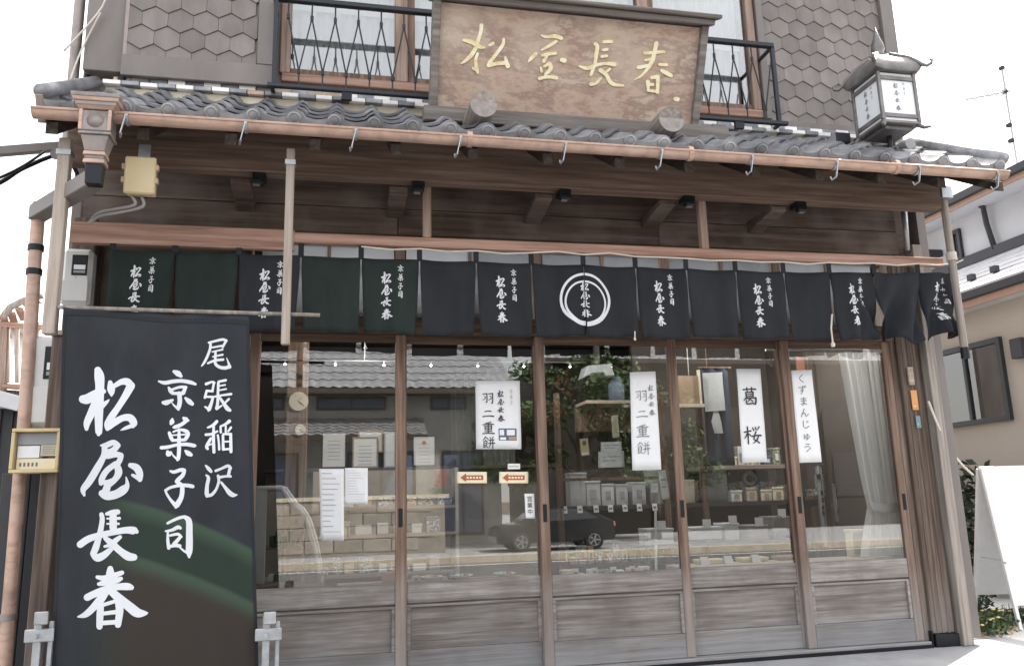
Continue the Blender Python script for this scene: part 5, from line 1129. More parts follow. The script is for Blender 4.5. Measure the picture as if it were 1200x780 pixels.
for x in (xa_+.03, xb_-.03):
    for yy in (.88, 1.12): part(low, 'leg', MB().box(x-.02, x+.02, yy-.02, yy+.02, .021, zz-.031), M['int_woodz'])
for (x0, y0, x1, y1, lab, mk) in ((908, 600, 926, 640, 'round handled grey basket at the right of the trays', 'fabric_grey'),):
    a = U(913, 630, .8); o = thing('handled_basket', lab, 'basket', (a.x, .78, a.z)); part(o, 'bowl', MB().lathe([(.04, a.z), (.055, a.z+.03), (.06, a.z+.08), (.052, a.z+.078), (.04, a.z+.02)], (a.x, .78, 0), 14), M['fabric_grey'], smooth=True)
    part(o, 'handle', MB().tube([(a.x+.055*math.cos(t*math.pi/8), .78, a.z+.075+.10*math.sin(t*math.pi/8)) for t in range(9)], .006, 6), M['fabric_grey'])
GOODS = ['wrap_red', 'wrap_blue', 'wrap_check', 'wrap_leaf', 'paper', 'boxwhite', 'boxgrey', 'boxbeige', 'paper', 'boxtan', 'fabric_grey', 'boxblue', 'cream']
def goods(px0, px1, y, z0, n, hmin, hmax, lab, grp, dep=.10):
    xa, xb = U(px0, 600, y).x, U(px1, 600, y).x; x = xa
    for k in range(n):
        wv = (xb-xa)/n; h_ = rnd.uniform(hmin, hmax); yy = y+rnd.uniform(-.03, .03); mk = rnd.choice(GOODS)
        o = box_thing('sweet_packet', HUE[mk] + ' packet, ' + ORD[k] + ' from the banner side ' + lab, 'packet', x+.006, x+wv*rnd.uniform(.7, .95), yy, yy+dep, z0, z0+h_, mk, grp, lid=rnd.random() < .4, print_m=rnd.choice(['boxgrey', 'paper', 'boxred', 'int_dark']))
        x += wv
goods(656, 776, 1.32, .536, 12, .05, .16, 'on the bottom board of the dark shelf', 'packets on the bottom shelf board')
goods(800, 925, 1.50, zs+.001, 11, .08, .22, 'in the row behind the gift boxes', 'packets behind the gift boxes')
goods(835, 922, 1.30, zt+.001, 8, .07, .20, 'on the upper pale shelf board', 'packets on the upper pale board')
goods(955, 1010, 1.45, 1.031, 5, .06, .2, 'on top of the dark corner cabinet', 'packets on the corner cabinet')
goods(482, 535, .27, .561, 5, .02, .05, 'on the sill of the second door', 'flat packets on the second sill', .06)
goods(655, 760, .24, .541, 7, .02, .05, 'on the sill of the third door', 'flat packets on the third sill', .06)
for k, (px, y) in enumerate([(662, 1.22), (680, 1.22), (699, 1.22), (716, 1.22), (733, 1.22), (750, 1.22), (768, 1.22), (672, .22), (694, .22), (716, .22), (738, .22)]):
    c = U(px, 600, y); zz_ = zs-.05 if y > 1 else .541
    o = thing('price_tag', ('white price tag, ' + ORD[k if y > 1 else k-7] + ' from the middle stile ' + ('on the front edge of the dark shelf' if y > 1 else 'on the third door sill')), 'price tag', (c.x, y, zz_), 'price tags on the dark shelf' if y > 1 else 'price tags on the third sill')
    part(o, 'card', MB().add([(c.x-.022, y, zz_), (c.x+.022, y, zz_), (c.x+.022, y+.012, zz_+.058), (c.x-.022, y+.012, zz_+.058)], [(0, 1, 2, 3)]), M['paper'], solid=.001)
    part(o, 'price_print', MB().add([(c.x-.014, y-.001, zz_+.02), (c.x+.014, y-.001, zz_+.02), (c.x+.014, y+.004, zz_+.036), (c.x-.014, y+.004, zz_+.036)], [(0, 1, 2, 3)]), M['ink_grey'])
# folded papers and tags lying on the right hand sill
for i, (px, lab) in enumerate(((825, 'white card tent left of centre on the right sill'), (853, 'smaller white card tent in the middle of the right sill'), (885, 'white card tent right of centre on the right sill'))):
    c = U(px, 658, .28); o = thing('card_tent', lab, 'card', (c.x, .28, .581), 'card tents on the sill')
    for s in (-1, 1): part(o, 'leaf', MB().add([(c.x-.035, .28+s*.03, .582), (c.x+.035, .28+s*.03, .582), (c.x+.03, .28, .635), (c.x-.03, .28, .635)], [(0, 1, 2, 3)]), M['paper'], solid=.001)
for i, (px0, px1, lab) in enumerate(((815, 845, 'cream flat box lid at the left of the right sill'), (865, 895, 'cream flat box lid in the middle of the right sill'), (908, 932, 'tan flat box lid by the fifth door stile'))):
    a, b = U(px0, 648, .36), U(px1, 648, .36); box_thing('flat_box', lab, 'box', a.x, b.x, .30, .41, .581, .612, 'cream' if i < 2 else 'boxtan', 'flat boxes on the sill')
single('thin_rod', MB().tube([U(768, 596, .15), U(769, 668, .15)], .010, 8), M['whitepaint'], 'thin white rod standing on the sill by the fourth stile', 'rod')
# upper ledge on the third door with appliance, and dark bag
a, b = U(690, 470, 1.5), U(768, 470, 1.5)
hs = thing('high_shelf', 'short pale wooden shelf high behind the tall rice cake poster', 'shelf', ((a.x+b.x)/2, 1.6, a.z-.03))
part(hs, 'board', MB().box(a.x-.05, b.x+.1, 1.42, 1.75, a.z-.03, a.z), M['int_pale'], .003)
for x in (a.x+.05, b.x): part(hs, 'bracket', MB().bar((x, 1.45, a.z-.031), (x, 1.74, a.z-.2), .02, .02), M['int_woodz'])
part(hs, 'wall_batten', MB().box(a.x-.05, b.x+.1, 1.751, 1.80, a.z-.25, a.z), M['int_woodz'])
a = U(700, 438, 1.55); o = thing('grey_canopy_lamp', 'grey hooded appliance above the short pale shelf', 'appliance', (a.x, 1.55, a.z-.06))
part(o, 'hood', MB().prism([(-.16, -.05), (-.12, .06), (.10, .08), (.13, -.03), (.06, -.03), (.03, .0), (-.08, -.01)], lambda u, v, s: (a.x+u, s, a.z+v), 1.45, 1.65), M['greyplastic'], .006)
part(o, 'mount', MB().box(a.x-.02, a.x+.02, 1.52, 1.58, a.z+.08, 2.61), M['int_dark'])
a = U(722, 455, 1.6); single('dark_jar', MB().lathe([(.05, 0), (.07, .02), (.075, .15), (.05, .20), (.04, .22), (.045, .235)], (a.x, 1.6, U(700, 470, 1.5).z+.001), 14), M['boxblue'], 'dark blue jar standing on the short pale shelf', 'jar', smooth=True)
# framed brown picture, indigo hanging with grey sheet, back textiles
a, b = U(795, 440, 1.0), U(820, 473, 1.0)
o = thing('brown_picture', 'small brown picture in a pale frame at the fourth stile', 'picture', ((a.x+b.x)/2, 1.0, b.z))
part(o, 'board', MB().box(a.x, b.x, 1.0, 1.02, b.z, a.z), M['boxtan']); part(o, 'sill', MB().box(a.x-.02, b.x+.03, .97, 1.03, b.z-.03, b.z-.002), M['paper_warm']); part(o, 'stile', MB().box(b.x+.002, b.x+.02, .99, 1.02, b.z, a.z+.05), M['paper_warm'])
part(o, 'hanger', MB().tube([(a.x+.1, 1.01, a.z), (a.x+.1, 1.01, 2.61)], .004, 5), M['cable'])
a, b = U(822, 432, 1.1), U(862, 545, 1.1)
o = thing('indigo_hanging', 'indigo cloth hanging with a plain grey sheet on its upper half', 'hanging', ((a.x+b.x)/2, 1.1, b.z))
part(o, 'cloth', MB().grid(20, 10, lambda u, v: (a.x+(b.x-a.x)*u, 1.1+.012*math.sin(u*14+v), a.z+(b.z-a.z)*v)), M['fabric_blue'], smooth=True, solid=.003)
c, d = U(823, 437, 1.07), U(850, 482, 1.07); part(o, 'sheet', MB().grid(4, 4, lambda u, v: (c.x+(d.x-c.x)*u, 1.07+.004*math.sin(v*5), c.z+(d.z-c.z)*v+.01*u)), M['boxgrey'], solid=.001)
part(o, 'hem_print', MB().prism([(-.03, -.10), (-.05, .0), (-.02, .09), (.02, .10), (.04, .0), (.05, -.10)], lambda u, v, s: ((a.x+b.x)/2+u-.03, s, c.z-.42+v), 1.074, 1.078), M['boxgrey'])
part(o, 'hanging_rod', MB().tube([(a.x-.03, 1.1, a.z+.01), (b.x+.03, 1.1, a.z+.01)], .01, 8).tube([(a.x+.05, 1.1, a.z), (a.x+.05, 1.1, 2.61)], .004, 5), M['int_woodz'])
for quad, lab, mk in (((943, 470, 962, 540), 'dark blue textile between the kana poster and the back frames', 'fabric_blue'), ((975, 500, 1000, 575), 'grey patterned textile hanging left of the white curtain', 'fabric_grey'), ((955, 545, 972, 640), 'long grey scroll behind the fifth door stile', 'boxgrey'), ((975, 565, 1000, 610), 'grey framed calligraphy low beside the curtain', 'boxgrey')):
    a, b = U(quad[0], quad[1], 1.3), U(quad[2], quad[3], 1.3); o = thing('back_textile', lab, 'textile', ((a.x+b.x)/2, 1.3, b.z), 'textiles in the right corner')
    part(o, 'cloth', MB().grid(8, 6, lambda u, v: (a.x+(b.x-a.x)*u, 1.3+.008*math.sin(u*9), a.z+(b.z-a.z)*v)), M[mk], solid=.003)
    pr_ = MB()
    for j in range(6): x, z_ = a.x+rnd.uniform(.15, .8)*(b.x-a.x), a.z+rnd.uniform(.1, .9)*(b.z-a.z); pr_.box(x-.012, x+.012, 1.285, 1.287, z_-.02, z_+.02)
    part(o, 'motif', pr_, M['int_dark' if mk != 'fabric_blue' else 'boxgrey']); part(o, 'rod', MB().tube([(a.x-.02, 1.3, a.z+.008), (b.x+.02, 1.3, a.z+.008)], .008, 6).tube([((a.x+b.x)/2, 1.3, a.z+.008), ((a.x+b.x)/2, 1.3, 2.61)], .003, 4), M['int_woodz'])
a, b = U(945, 424, 1.6), U(1000, 460, 1.6); single('peach_panel', MB().box(a.x-.1, b.x+.1, 1.6, 1.62, b.z, a.z+.05).tube([((a.x+b.x)/2, 1.61, a.z), ((a.x+b.x)/2, 1.61, 2.61)], .004, 4), M['boxred'], 'peach coloured panel hanging above the textiles', 'panel')
cab = thing('corner_cabinet', 'dark cabinet in the right corner behind the white curtain', 'cabinet', (3.6, 1.55, .02))
a, b = U(940, 620, 1.5), U(1010, 620, 1.5); part(cab, 'carcass', MB().box(a.x, 4.3, 1.4, 1.9, .021, 1.0), M['int_dark'], .004); part(cab, 'top', MB().box(a.x-.03, 4.32, 1.36, 1.92, 1.001, 1.03), M['int_woodz'], .004)
for k in range(3): part(cab, 'door', MB().box(a.x+.04+.34*k, a.x+.36+.34*k, 1.385, 1.399, .1, .95), M['int_woodz'], .003)
a, b = U(994, 624, .35), U(1014, 655, .35); o = box_thing('green_framed_box', 'small pale framed box on the sill left of the curtain foot', 'box', a.x, b.x, .32, .40, .581, .581+(a.z-b.z), 'paper_warm'); part(o, 'picture', MB().box(a.x+.015, b.x-.015, .314, .3155, .60, .575+(a.z-b.z)-.02), M['fabric_grey'])
# white curtain tied back in the last door
CT = [(2.16, U(984, 400, .2).x), (1.60, U(998, 480, .2).x), (1.15, U(1011, 560, .2).x), (.95, U(1018, 594, .2).x), (.80, U(1015, 620, .2).x), (.57, U(1012, 662, .2).x)]
CX1 = 4.19
def curt(u, v):
    z_ = 2.14 - 1.55*v; tie = math.exp(-((z_-.95)/.16)**2)
    for (za, a), (zb_, b) in zip(CT, CT[1:]):
        if za >= z_ >= zb_: xl = a+(b-a)*(za-z_)/(za-zb_)
    return (xl+(CX1-xl)*u, .20+.030*math.sin(u*38+1.2*math.sin(z_*2)+z_*1.5)*(1-.5*tie)+.012*math.sin(u*15+2), z_)
wc = thing('white_curtain', 'white pleated curtain tied back at the right end of the last door', 'curtain', (3.95, .2, .59))
part(wc, 'cloth', MB().grid(90, 30, curt), M['curtain'], smooth=True)
part(wc, 'tieback', MB().grid(16, 2, lambda u, v: (CT[3][1]-.01+(CX1-CT[3][1]+.01)*u, .15-.02*math.sin(u*math.pi), .99-.07*v-.02*math.sin(u*math.pi))), M['curtain'], smooth=True, solid=.003)
part(wc, 'curtain_rail', MB().tube([(3.2, .2, 2.15), (4.08, .2, 2.15)], .010, 8), M['galv'])
# lamp rail with small lit spots under the ceiling
lr = thing('lamp_rail', 'thin ceiling lamp rail with small lit bulbs inside the shop', 'lamp rail', (1.2, 1.6, 2.2))
a = U(380, 427, 1.6); zr = a.z+.028; part(lr, 'rail', MB().box(a.x-.6, 2.2, 1.592, 1.608, zr, zr+.012), M['int_dark'])
part(lr, 'rail_stem', MB().box(.2, .21, 1.595, 1.605, zr+.0125, 2.615).box(1.8, 1.81, 1.595, 1.605, zr+.0125, 2.615), M['int_dark'])
for px in (334, 393, 450, 505, 560, 614, 668, 716):
    c = U(px, 427+(px-393)*.01, 1.6); b_ = part(lr, 'bulb_holder', MB().tube([(c.x, 1.6, min(c.z+.02, zr-.004)), (c.x, 1.6, zr-.0005)], .008, 6), M['greyplastic'])
    part(b_, 'bulb', MB().lathe([(.003, .010), (.009, .004), (.010, 0), (.007, -.007), (.002, -.010)], (c.x, 1.6, c.z), 10), M['bulb'], smooth=True)
for x, ly, le in ((.2, 1.35, 11), (1.7, 1.1, 8), (2.7, .75, 4), (3.7, .85, 16)):  # light for the rail bulbs; the last is an added fill brightening the curtain
    ld = bpy.data.lights.new('shop_bulb_and_fill', 'POINT'); ld.energy = le; ld.shadow_soft_size = .015; ld.color = (1, .97, .93); lo = bpy.data.objects.new('shop_bulb_and_fill', ld); col.objects.link(lo); lo.location = (x, ly, 2.35)

# ------------------------------------------------------------------ house on the right across the side path
nb = thing('neighbour_house', 'neighbouring house with beige lower wall, white upper storey and pale roof edged in orange', 'house', (9.5, 5, -.03))
NXW = 7.0
part(nb, 'lower_wall', MB().box(NXW, 14, .6, 14, -.19, 3.02), M['beige_wall'])
part(nb, 'upper_wall', MB().box(8.6, 14, 1.2, 14, 3.0, 4.86), M['white_wall'])
part(nb, 'lower_trim', MB().box(6.80, 6.83, .3, 14.2, 3.02, 3.10), M['orange_trim']); part(nb, 'lower_gutter', MB().box(6.76, 6.86, .28, 14.2, 3.101, 3.20), M['dark_trim'], .01)
part(nb, 'lower_soffit', MB().box(6.835, NXW+.1, .35, 14.2, 3.021, 3.05), M['white_wall'])
lr_ = part(nb, 'lower_roof', MB().add([(x, y, z_+dz) for x, z_ in ((6.82, 3.21), (8.62, 4.12)) for y in (.28, 14.2) for dz in (-.04, 0)], [(0, 1, 3, 2), (4, 6, 7, 5), (0, 4, 5, 1), (2, 3, 7, 6), (1, 5, 7, 3), (0, 2, 6, 4)]), M['white_roof'])
sl = math.atan2(.91, 1.80)
def nroof(s, h): return (6.82 + s*math.cos(sl) - h*math.sin(sl), 3.21 + s*math.sin(sl) + h*math.cos(sl))
for r in range(7):                                  # courses of pale shingles
    for c in range(18):
        y0 = .30+.42*c + (.21 if r % 2 else 0)
        if y0 > 7.5: continue
        a0, b0 = nroof(.01+.285*r, .018), nroof(.29+.285*r, .006)
        part(lr_, 'shingle', MB().add([(a0[0], y0+.004, a0[1]), (a0[0], y0+.416, a0[1]), (b0[0], y0+.416, b0[1]), (b0[0], y0+.004, b0[1]), (a0[0]+.004, y0+.004, a0[1]-.016), (a0[0]+.004, y0+.416, a0[1]-.016)], [(0, 1, 2, 3), (0, 4, 5, 1)]), M['white_roof'])
for yy in (2.15, 2.5):
    a0 = nroof(.5, .02); part(lr_, 'snow_guard', MB().box(a0[0]-.03, a0[0]+.03, yy-.04, yy+.04, a0[1], a0[1]+.07), M['dark_trim'])
part(nb, 'roof_flashing', MB().box(8.50, 8.59, .9, 14, 4.08, 4.22), M['dark_trim'], .004)
part(nb, 'verge_flashing', MB().add([(nroof(s, h)[0], y, nroof(s, h)[1]) for s in (-.02, 2.05) for y in (.2, .30) for h in (-.05, .05)], [(0, 1, 3, 2), (4, 6, 7, 5), (0, 4, 5, 1), (2, 3, 7, 6), (1, 5, 7, 3), (0, 2, 6, 4)]), M['dark_trim'])
a0 = nroof(.95, .03); part(lr_, 'roof_vent', MB().box(a0[0]-.1, a0[0]+.15, 1.15, 1.75, a0[1]-.02, a0[1]+.14), M['dark_trim'], .01)
part(nb, 'upper_trim', MB().box(8.20, 8.23, .8, 14.2, 4.80, 4.87), M['orange_trim']); part(nb, 'upper_gutter', MB().box(8.14, 8.26, .8, 14.2, 4.871, 4.98), M['dark_trim'], .01)
part(nb, 'upper_soffit', MB().box(8.235, 8.7, .85, 14.2, 4.801, 4.84), M['white_wall'])
part(nb, 'upper_roof', MB().prism([(8.17, 4.985), (11.2, 6.2), (14.2, 4.985)], lambda u, v, s: (u, s, v), .75, 14.3), M['white_roof'])
def sidewin(y0, y1, z0, z1, x, panes=2):
    w_ = part(nb, 'window', MB().box(x-.05, x-.001, y0, y1, z0, z0+.05).box(x-.05, x-.001, y0, y1, z1-.06, z1).box(x-.05, x-.001, y0, y0+.05, z0+.0505, z1-.0605).box(x-.05, x-.001, y1-.05, y1, z0+.0505, z1-.0605), M['aluminium'])
    for k in range(panes):
        a = y0+.05+(y1-y0-.1)*k/panes; b = y0+.05+(y1-y0-.1)*(k+1)/panes
        part(w_, 'pane', MB().box(x-.02, x-.014, a, b-.02, z0+.051, z1-.061), M['glass_up'])
        if k: part(w_, 'sash_bar', MB().box(x-.045, x-.006, a-.022, a+.018, z0+.051, z1-.061), M['aluminium'])
    part(w_, 'blind', MB().box(x-.012, x-.008, y0+.05, y1-.05, z0+.051, z1-.061), M['greyplastic'])
sidewin(1.92, 3.02, 1.76, 2.66, NXW)
q0, q1 = UX(1116, 272, 8.6), UX(1131, 303, 8.6); sidewin(q1.y, q0.y, q1.z, q0.z, 8.6, 1)
q0, q1 = UX(1080, 286, 8.6), UX(1106, 300, 8.6); part(nb, 'wall_canopy', MB().box(8.35, 8.599, q1.y, q0.y+1, q1.z, q1.z+.10), M['dark_trim'], .01)
q0, q1 = UX(1188, 398, NXW-.02), UX(1205, 418, NXW-.02)
part(nb, 'wall_vent', MB().box(NXW-.09, NXW-.001, min(q0.y, q1.y), max(q0.y, q1.y), q1.z, q0.z), M['dark_trim'], .006)
part(nb, 'rain_pipe', MB().tube([UX(1135, 232, 8.4), UX(1152, 243, 8.5), UX(1156, 262, 8.53), UX(1166, 292, 8.53)], .035, 8), M['dark_trim'], smooth=True)
part(nb, 'wall_base', MB().box(NXW-.02, NXW-.001, .6, 14, -.19, .25), M['concrete'])
# tall aerial mast far behind
an = thing('tv_aerial', 'thin television aerial mast with cross rods against the white sky', 'aerial', (U(1190, 200, 9).x, 9, 4.5))
b0, t0 = U(1191, 215, 9), U(1174, 80, 9)
part(an, 'mast', MB().tube([b0-Vector((-.1, 0, 1.2)), t0], .026, 6), M['greyplastic'])
part(an, 'cross_rod', MB().tube([U(1132, 117, 9), U(1184, 107, 9)], .020, 5), M['greyplastic'])
for k in range(6): c = U(1136+9*k, 116-1.8*k, 9); part(an, 'element', MB().tube([c-Vector((0, .4, 0)), c+Vector((.02, .4, 0))], .014, 5), M['greyplastic'])
for py in (74, 108, 148, 166): c = b0.lerp(t0, (215-py)/135.0) if py > 80 else t0; part(an, 'clamp', MB().box(c.x-.04, c.x+.04, 8.95, 9.05, c.z-.04, c.z+.04), M['black'])
part(an, 'stay_wire', MB().tube([U(1178, 100, 9), U(1205, 205, 8.5)], .006, 4).tube([U(1179, 110, 9), U(1150, 216, 10)], .006, 4), M['cable'])
part(an, 'side_mast', MB().tube([U(1197, 80, 9.3), U(1207, 205, 9.3)], .010, 5), M['greyplastic'])

# hedge by the neighbour's wall, weeds at the corner, A-frame sign
def leaves(mb, c, r, n, s, rg_=rnd):
    for _ in range(n):
        d = Vector((rg_.gauss(0, 1), rg_.gauss(0, 1), rg_.gauss(0, 1))).normalized()*(rg_.random()**.4)
        p = Vector(c)+Vector((d.x*r[0], d.y*r[1], d.z*r[2])); a = Vector((rg_.gauss(0, 1), rg_.gauss(0, 1), rg_.gauss(0, .7))).normalized(); b = a.orthogonal().normalized(); b = (b*math.cos(rg_.random()*6)+a.cross(b)*math.sin(rg_.random()*6)); k = s*rg_.uniform(.6, 1.3)
        mb.add([p-a*k, p+b*k*.45, p+a*k, p-b*k*.45], [(0, 1, 2, 3)])
hg = thing('hedge', 'dark clipped evergreen shrub behind the white sandwich board', 'shrub', (6.5, 2.6, -.03))
for j, (yy, hh) in enumerate(((2.0, 1.25), (2.8, 1.35), (3.7, 1.3))):
    mb = MB(); leaves(mb, (6.52, yy, hh*.55), (.40, .55, hh*.55), 900, .055); part(hg, 'foliage', mb, M['leafdark'], kind='stuff')
    part(hg, 'stem', MB().tube([(6.52, yy, -.15), (6.5, yy+.03, hh*.6)], [.03, .015], 6), M['bark'])
aL = U(1147, 549, .72); ax = Vector((.78, -.16, 0))
fL = UZ(1196, 738, -.03); rL = Vector((5.52, 1.12, -.03))
af = thing('sandwich_board', 'white folding sandwich board standing on the path at the shop corner', 'sandwich board', (5.6, .7, -.03))
def board(top, foot, nm):
    d = foot-top; nrm = d.cross(ax).normalized(); pts = [top, top+ax, top+ax+d*.86, top+d*.86]; mb = MB()
    for s in (-.006, .006): mb.v += [q+nrm*s for q in pts]
    mb.f += [[0, 3, 2, 1], [4, 5, 6, 7]] + [[i, (i+1) % 4, 4+(i+1) % 4, 4+i] for i in range(4)]
    pn = part(af, nm, mb, M['whitepaint'])
    for o_ in (Vector((0, 0, 0)), ax): part(af, 'leg', MB().bar(top+o_, foot+o_, .032, .026, tuple(ax)), M['whitepaint'], .003)
    return pn
board(aL+Vector((0, -.03, 0)), fL, 'front_board'); board(aL+Vector((.02, .03, 0)), rL, 'rear_board')
part(af, 'hinge_bar', MB().tube([aL, aL+ax], .018, 8), M['whitepaint'], smooth=2)
for o_ in (Vector((.05, 0, 0)), ax*.95): part(af, 'stay', MB().bar(aL.lerp(fL, .6)+o_, aL.lerp(rL, .6)+o_, .012, .004), M['galv'])
part(af, 'catch', MB().box(*(lambda q: (q.x-.012, q.x+.012, q.y-.025, q.y-.005, q.z-.03, q.z+.03))(aL.lerp(fL, .62))), M['galv'], .003)
wd = ((1140, 705, 'weedy yellow flowered plant hugging the foot of the corner board', .20, .24), (1152, 728, 'low spreading green weed in front of the yellow flowers', .24, .11), (1168, 722, 'yellow flowering weed beside the sandwich board leg', .20, .15), (1185, 715, 'straggly weed between the sandwich board legs', .22, .12))
for px, py, lab, rr, hh in wd:
    c = UZ(px, py+14, -.03); o = thing('weed_plant', lab, 'plant', tuple(c), 'weeds at the shop corner')
    mb = MB(); leaves(mb, c+Vector((0, 0, hh*.45)), (rr, rr*.8, hh*.5), 260, .028); part(o, 'leaves', mb, M['leaf'], kind='stuff')
    st_ = MB(); fl = []
    for k in range(9):
        q = c+Vector((rnd.uniform(-rr, rr)*.8, rnd.uniform(-rr, rr)*.6, hh*rnd.uniform(.7, 1.15))); st_.tube([c+Vector(((q.x-c.x)*.3, (q.y-c.y)*.3, 0)), q], .003, 4); fl.append(q)
    part(o, 'stems', st_, M['leaf'])
    for q in fl[:7 if 'yellow' in lab else 3]: part(o, 'flower', MB().lathe([(.003, -.004), (.016, .003), (.010, .008), (.004, .010)], q, 7), M['petal'])
    so_ = MB(); leaves(so_, c+Vector((0, 0, .015)), (rr*1.2, rr, .02), 60, .03); part(o, 'dry_litter', so_, M['boxtan'], kind='stuff')
single('sunlit_ground_patch', MB().box(-.0, .0, 0, 0, 0, 0) if False else MB().add([tuple(UZ(x, y, -.022)) for x, y in ((1130, 690), (1185, 694), (1192, 712), (1160, 716))], [(0, 1, 2, 3)]), M['whitepaint'], 'white patch standing in for sunlit ground under the sandwich board', 'sheet', solid=.006)  # bright sunlit ground put in as a flat white patch

# ------------------------------------------------------------------ what stands to the left
ls = thing('side_shed', 'low charcoal shed with a pale roof edge beyond the downpipe', 'shed', (-4.0, 4.0, -.2))
p = U(20, 476, 3.0)
part(ls, 'wall', MB().box(-7, U(21, 480, 3.0).x, 3.0, 6, -.19, p.z-.02), M['navy_shed'])
for i in range(24): x = U(21, 480, 3.0).x-.03-.1*i; part(ls, 'siding_rib', MB().box(x-.02, x, 2.98, 2.999, -.19, p.z-.03), M['navy_shed'])
q0, q1 = U(-30, 452, 2.85), U(27, 474, 2.85)
part(ls, 'roof_edge', MB().bar(q0+Vector((-2.5, 0, .62)), q1, .12, .14), M['white_roof'], .006)
part(ls, 'roof', MB().add([q0+Vector((-2.5, 0, .66)), q1+Vector((0, 0, .04)), q1+Vector((0, 3.4, .04)), q0+Vector((-2.5, 3.4, .66))], [(0, 1, 2, 3)]), M['white_roof'], solid=.03)
wbk = thing('wooden_balcony', 'timber balcony with upright bars and a curved slatted roof left of the downpipe', 'balcony', (U(25, 450, 7).x, 7, 1.5))
for px in (9, 20, 31, 44): p, q = U(px, 378, 7), U(px, 448, 7); part(wbk, 'upright_bar', MB().bar(q, p, .05, .05), M['polewood'])
for py in (380, 452): p, q = U(3, py, 6.97), U(55, py+4, 6.97); part(wbk, 'balcony_rail', MB().bar(p, q, .07, .07), M['redwood'], .005)
p, q = U(6, 380, 7), U(6, 470, 7); part(wbk, 'corner_post', MB().bar(q-Vector((0, 0, .9)), p, .10, .10), M['redstrut'], .005)
for k in range(5):
    a_, b_ = U(4+9*k, 371-5*k, 6.8), U(10+9*k, 395-10*k, 8.2); part(wbk, 'roof_slat', MB().bar(a_, b_, .10, .03), M['redwood'], .004)
part(wbk, 'curved_rafter', MB().tube([U(3, 372, 6.8), U(12, 360, 6.8), U(28, 352, 6.8), U(50, 346, 6.8)], .05, 6), M['paleboard'], smooth=True)
part(wbk, 'floor_deck', MB().bar(U(2, 462, 7.3), U(60, 466, 7.3), .6, .08), M['post'])
for px in (4, 58): q = U(px, 466, 7.3); part(wbk, 'deck_post', MB().box(q.x-.06, q.x+.06, 7.2, 7.3, -.19, q.z-.05), M['post'])
gh = thing('pale_house', 'pale house at the far left edge half hidden behind the balcony', 'house', (-9, 12, -.2))
p = U(4, 380, 11); part(gh, 'wall', MB().box(-16, p.x, 11, 15, -.19, p.z), M['white_wall']); part(gh, 'roof', MB().prism([(10.7, p.z), (13, p.z+.9), (15.3, p.z)], lambda u, v, s: (s, u, v), -16.3, p.x+.3), M['white_roof'])
for k in range(3): part(gh, 'window', MB().box(p.x-1.2-1.6*k, p.x-.4-1.6*k, 10.97, 10.999, 1.6, 2.6), M['aluminium'])

# ------------------------------------------------------------------ across the street (seen mirrored in the door glass)
def wavy_roof(par, nm, x0, x1, ya, za, yb, zb_, m, n=None):
    n = n or int((x1-x0)/.07); mb = MB()
    for j in range(6):
        t0, t1 = j/6, (j+1)/6
        o = len(mb.v)
        for t, lift in ((t0, .035), (t1+.01, .0)):
            for i in range(n+1): mb.v.append(Vector((x0+(x1-x0)*i/n, ya+(yb-ya)*t, za+(zb_-za)*t + lift*.6 + .022*math.sin(i*math.pi/2))))
        for i in range(n): mb.f.append([o+i, o+i+1, o+n+2+i, o+n+1+i])
    return part(par, nm, mb, m, smooth=True)
ah = thing('house_across', 'grey stuccoed house across the street with two tiers of tiled roof', 'house', (-1, -18.5, -.1))
part(ah, 'wall', MB().box(-9, 4.3, -22, -16.4, -.06, 4.25), M['housewall'])
wavy_roof(ah, 'upper_roof', -9.5, 4.7, -15.7, 4.0, -19.2, 5.7, M['tile']); wavy_roof(ah, 'upper_roof', -9.5, 4.7, -22.8, 4.0, -19.2, 5.7, M['tile'])
part(ah, 'roof_ridge', MB().tube([(-9.5, -19.2, 5.78), (4.7, -19.2, 5.78)], .12, 8), M['tile']); part(ah, 'eave_board', MB().box(-9.5, 4.7, -15.73, -15.68, 3.86, 3.99), M['soffit']); part(ah, 'soffit_board', MB().box(-9.4, 4.6, -16.4, -15.74, 3.88, 3.92), M['soffit'])
wavy_roof(ah, 'lower_roof', -9.3, 2.2, -15.2, 2.75, -16.42, 3.3, M['tile']); part(ah, 'eave_board', MB().box(-9.3, 2.2, -15.24, -15.18, 2.62, 2.74), M['soffit']); part(ah, 'band_course', MB().box(-9, 4.3, -16.45, -16.401, 3.36, 3.46), M['paleboard'])
for x0, x1, z0, z1 in ((-3.2, -1.4, 3.5, 3.85), (-.6, 1.2, 3.5, 3.85), (2.4, 3.4, 3.5, 3.85), (-3.0, -1.0, .5, 2.4), (.2, 2.0, .5, 2.4), (2.7, 3.8, .2, 2.4)):
    wn = part(ah, 'window', MB().box(x0, x1, -16.40, -16.36, z0, z0+.06).box(x0, x1, -16.40, -16.36, z1-.06, z1).box(x0, x0+.06, -16.40, -16.36, z0+.061, z1-.061).box(x1-.06, x1, -16.40, -16.36, z0+.061, z1-.061).box((x0+x1)/2-.03, (x0+x1)/2+.03, -16.40, -16.36, z0+.061, z1-.061), M['aluminium'])
    part(wn, 'pane', MB().box(x0+.06, x1-.06, -16.398, -16.385, z0+.06, z1-.06), M['boxblue'])
for x in (-4.2, -.8, 2.2): part(ah, 'wall_post', MB().box(x-.08, x+.08, -16.46, -16.401, -.05, 3.85), M['post'])
gw = thing('street_wall', 'tan stone garden wall across the street with a coping', 'wall', (0, -13.6, -.06))
part(gw, 'wall_body', MB().box(-9, 2.4, -13.8, -13.55, -.055, 1.15), M['tan_wall']); part(gw, 'coping', MB().box(-9.1, 2.5, -13.85, -13.5, 1.151, 1.24), M['kerb'])
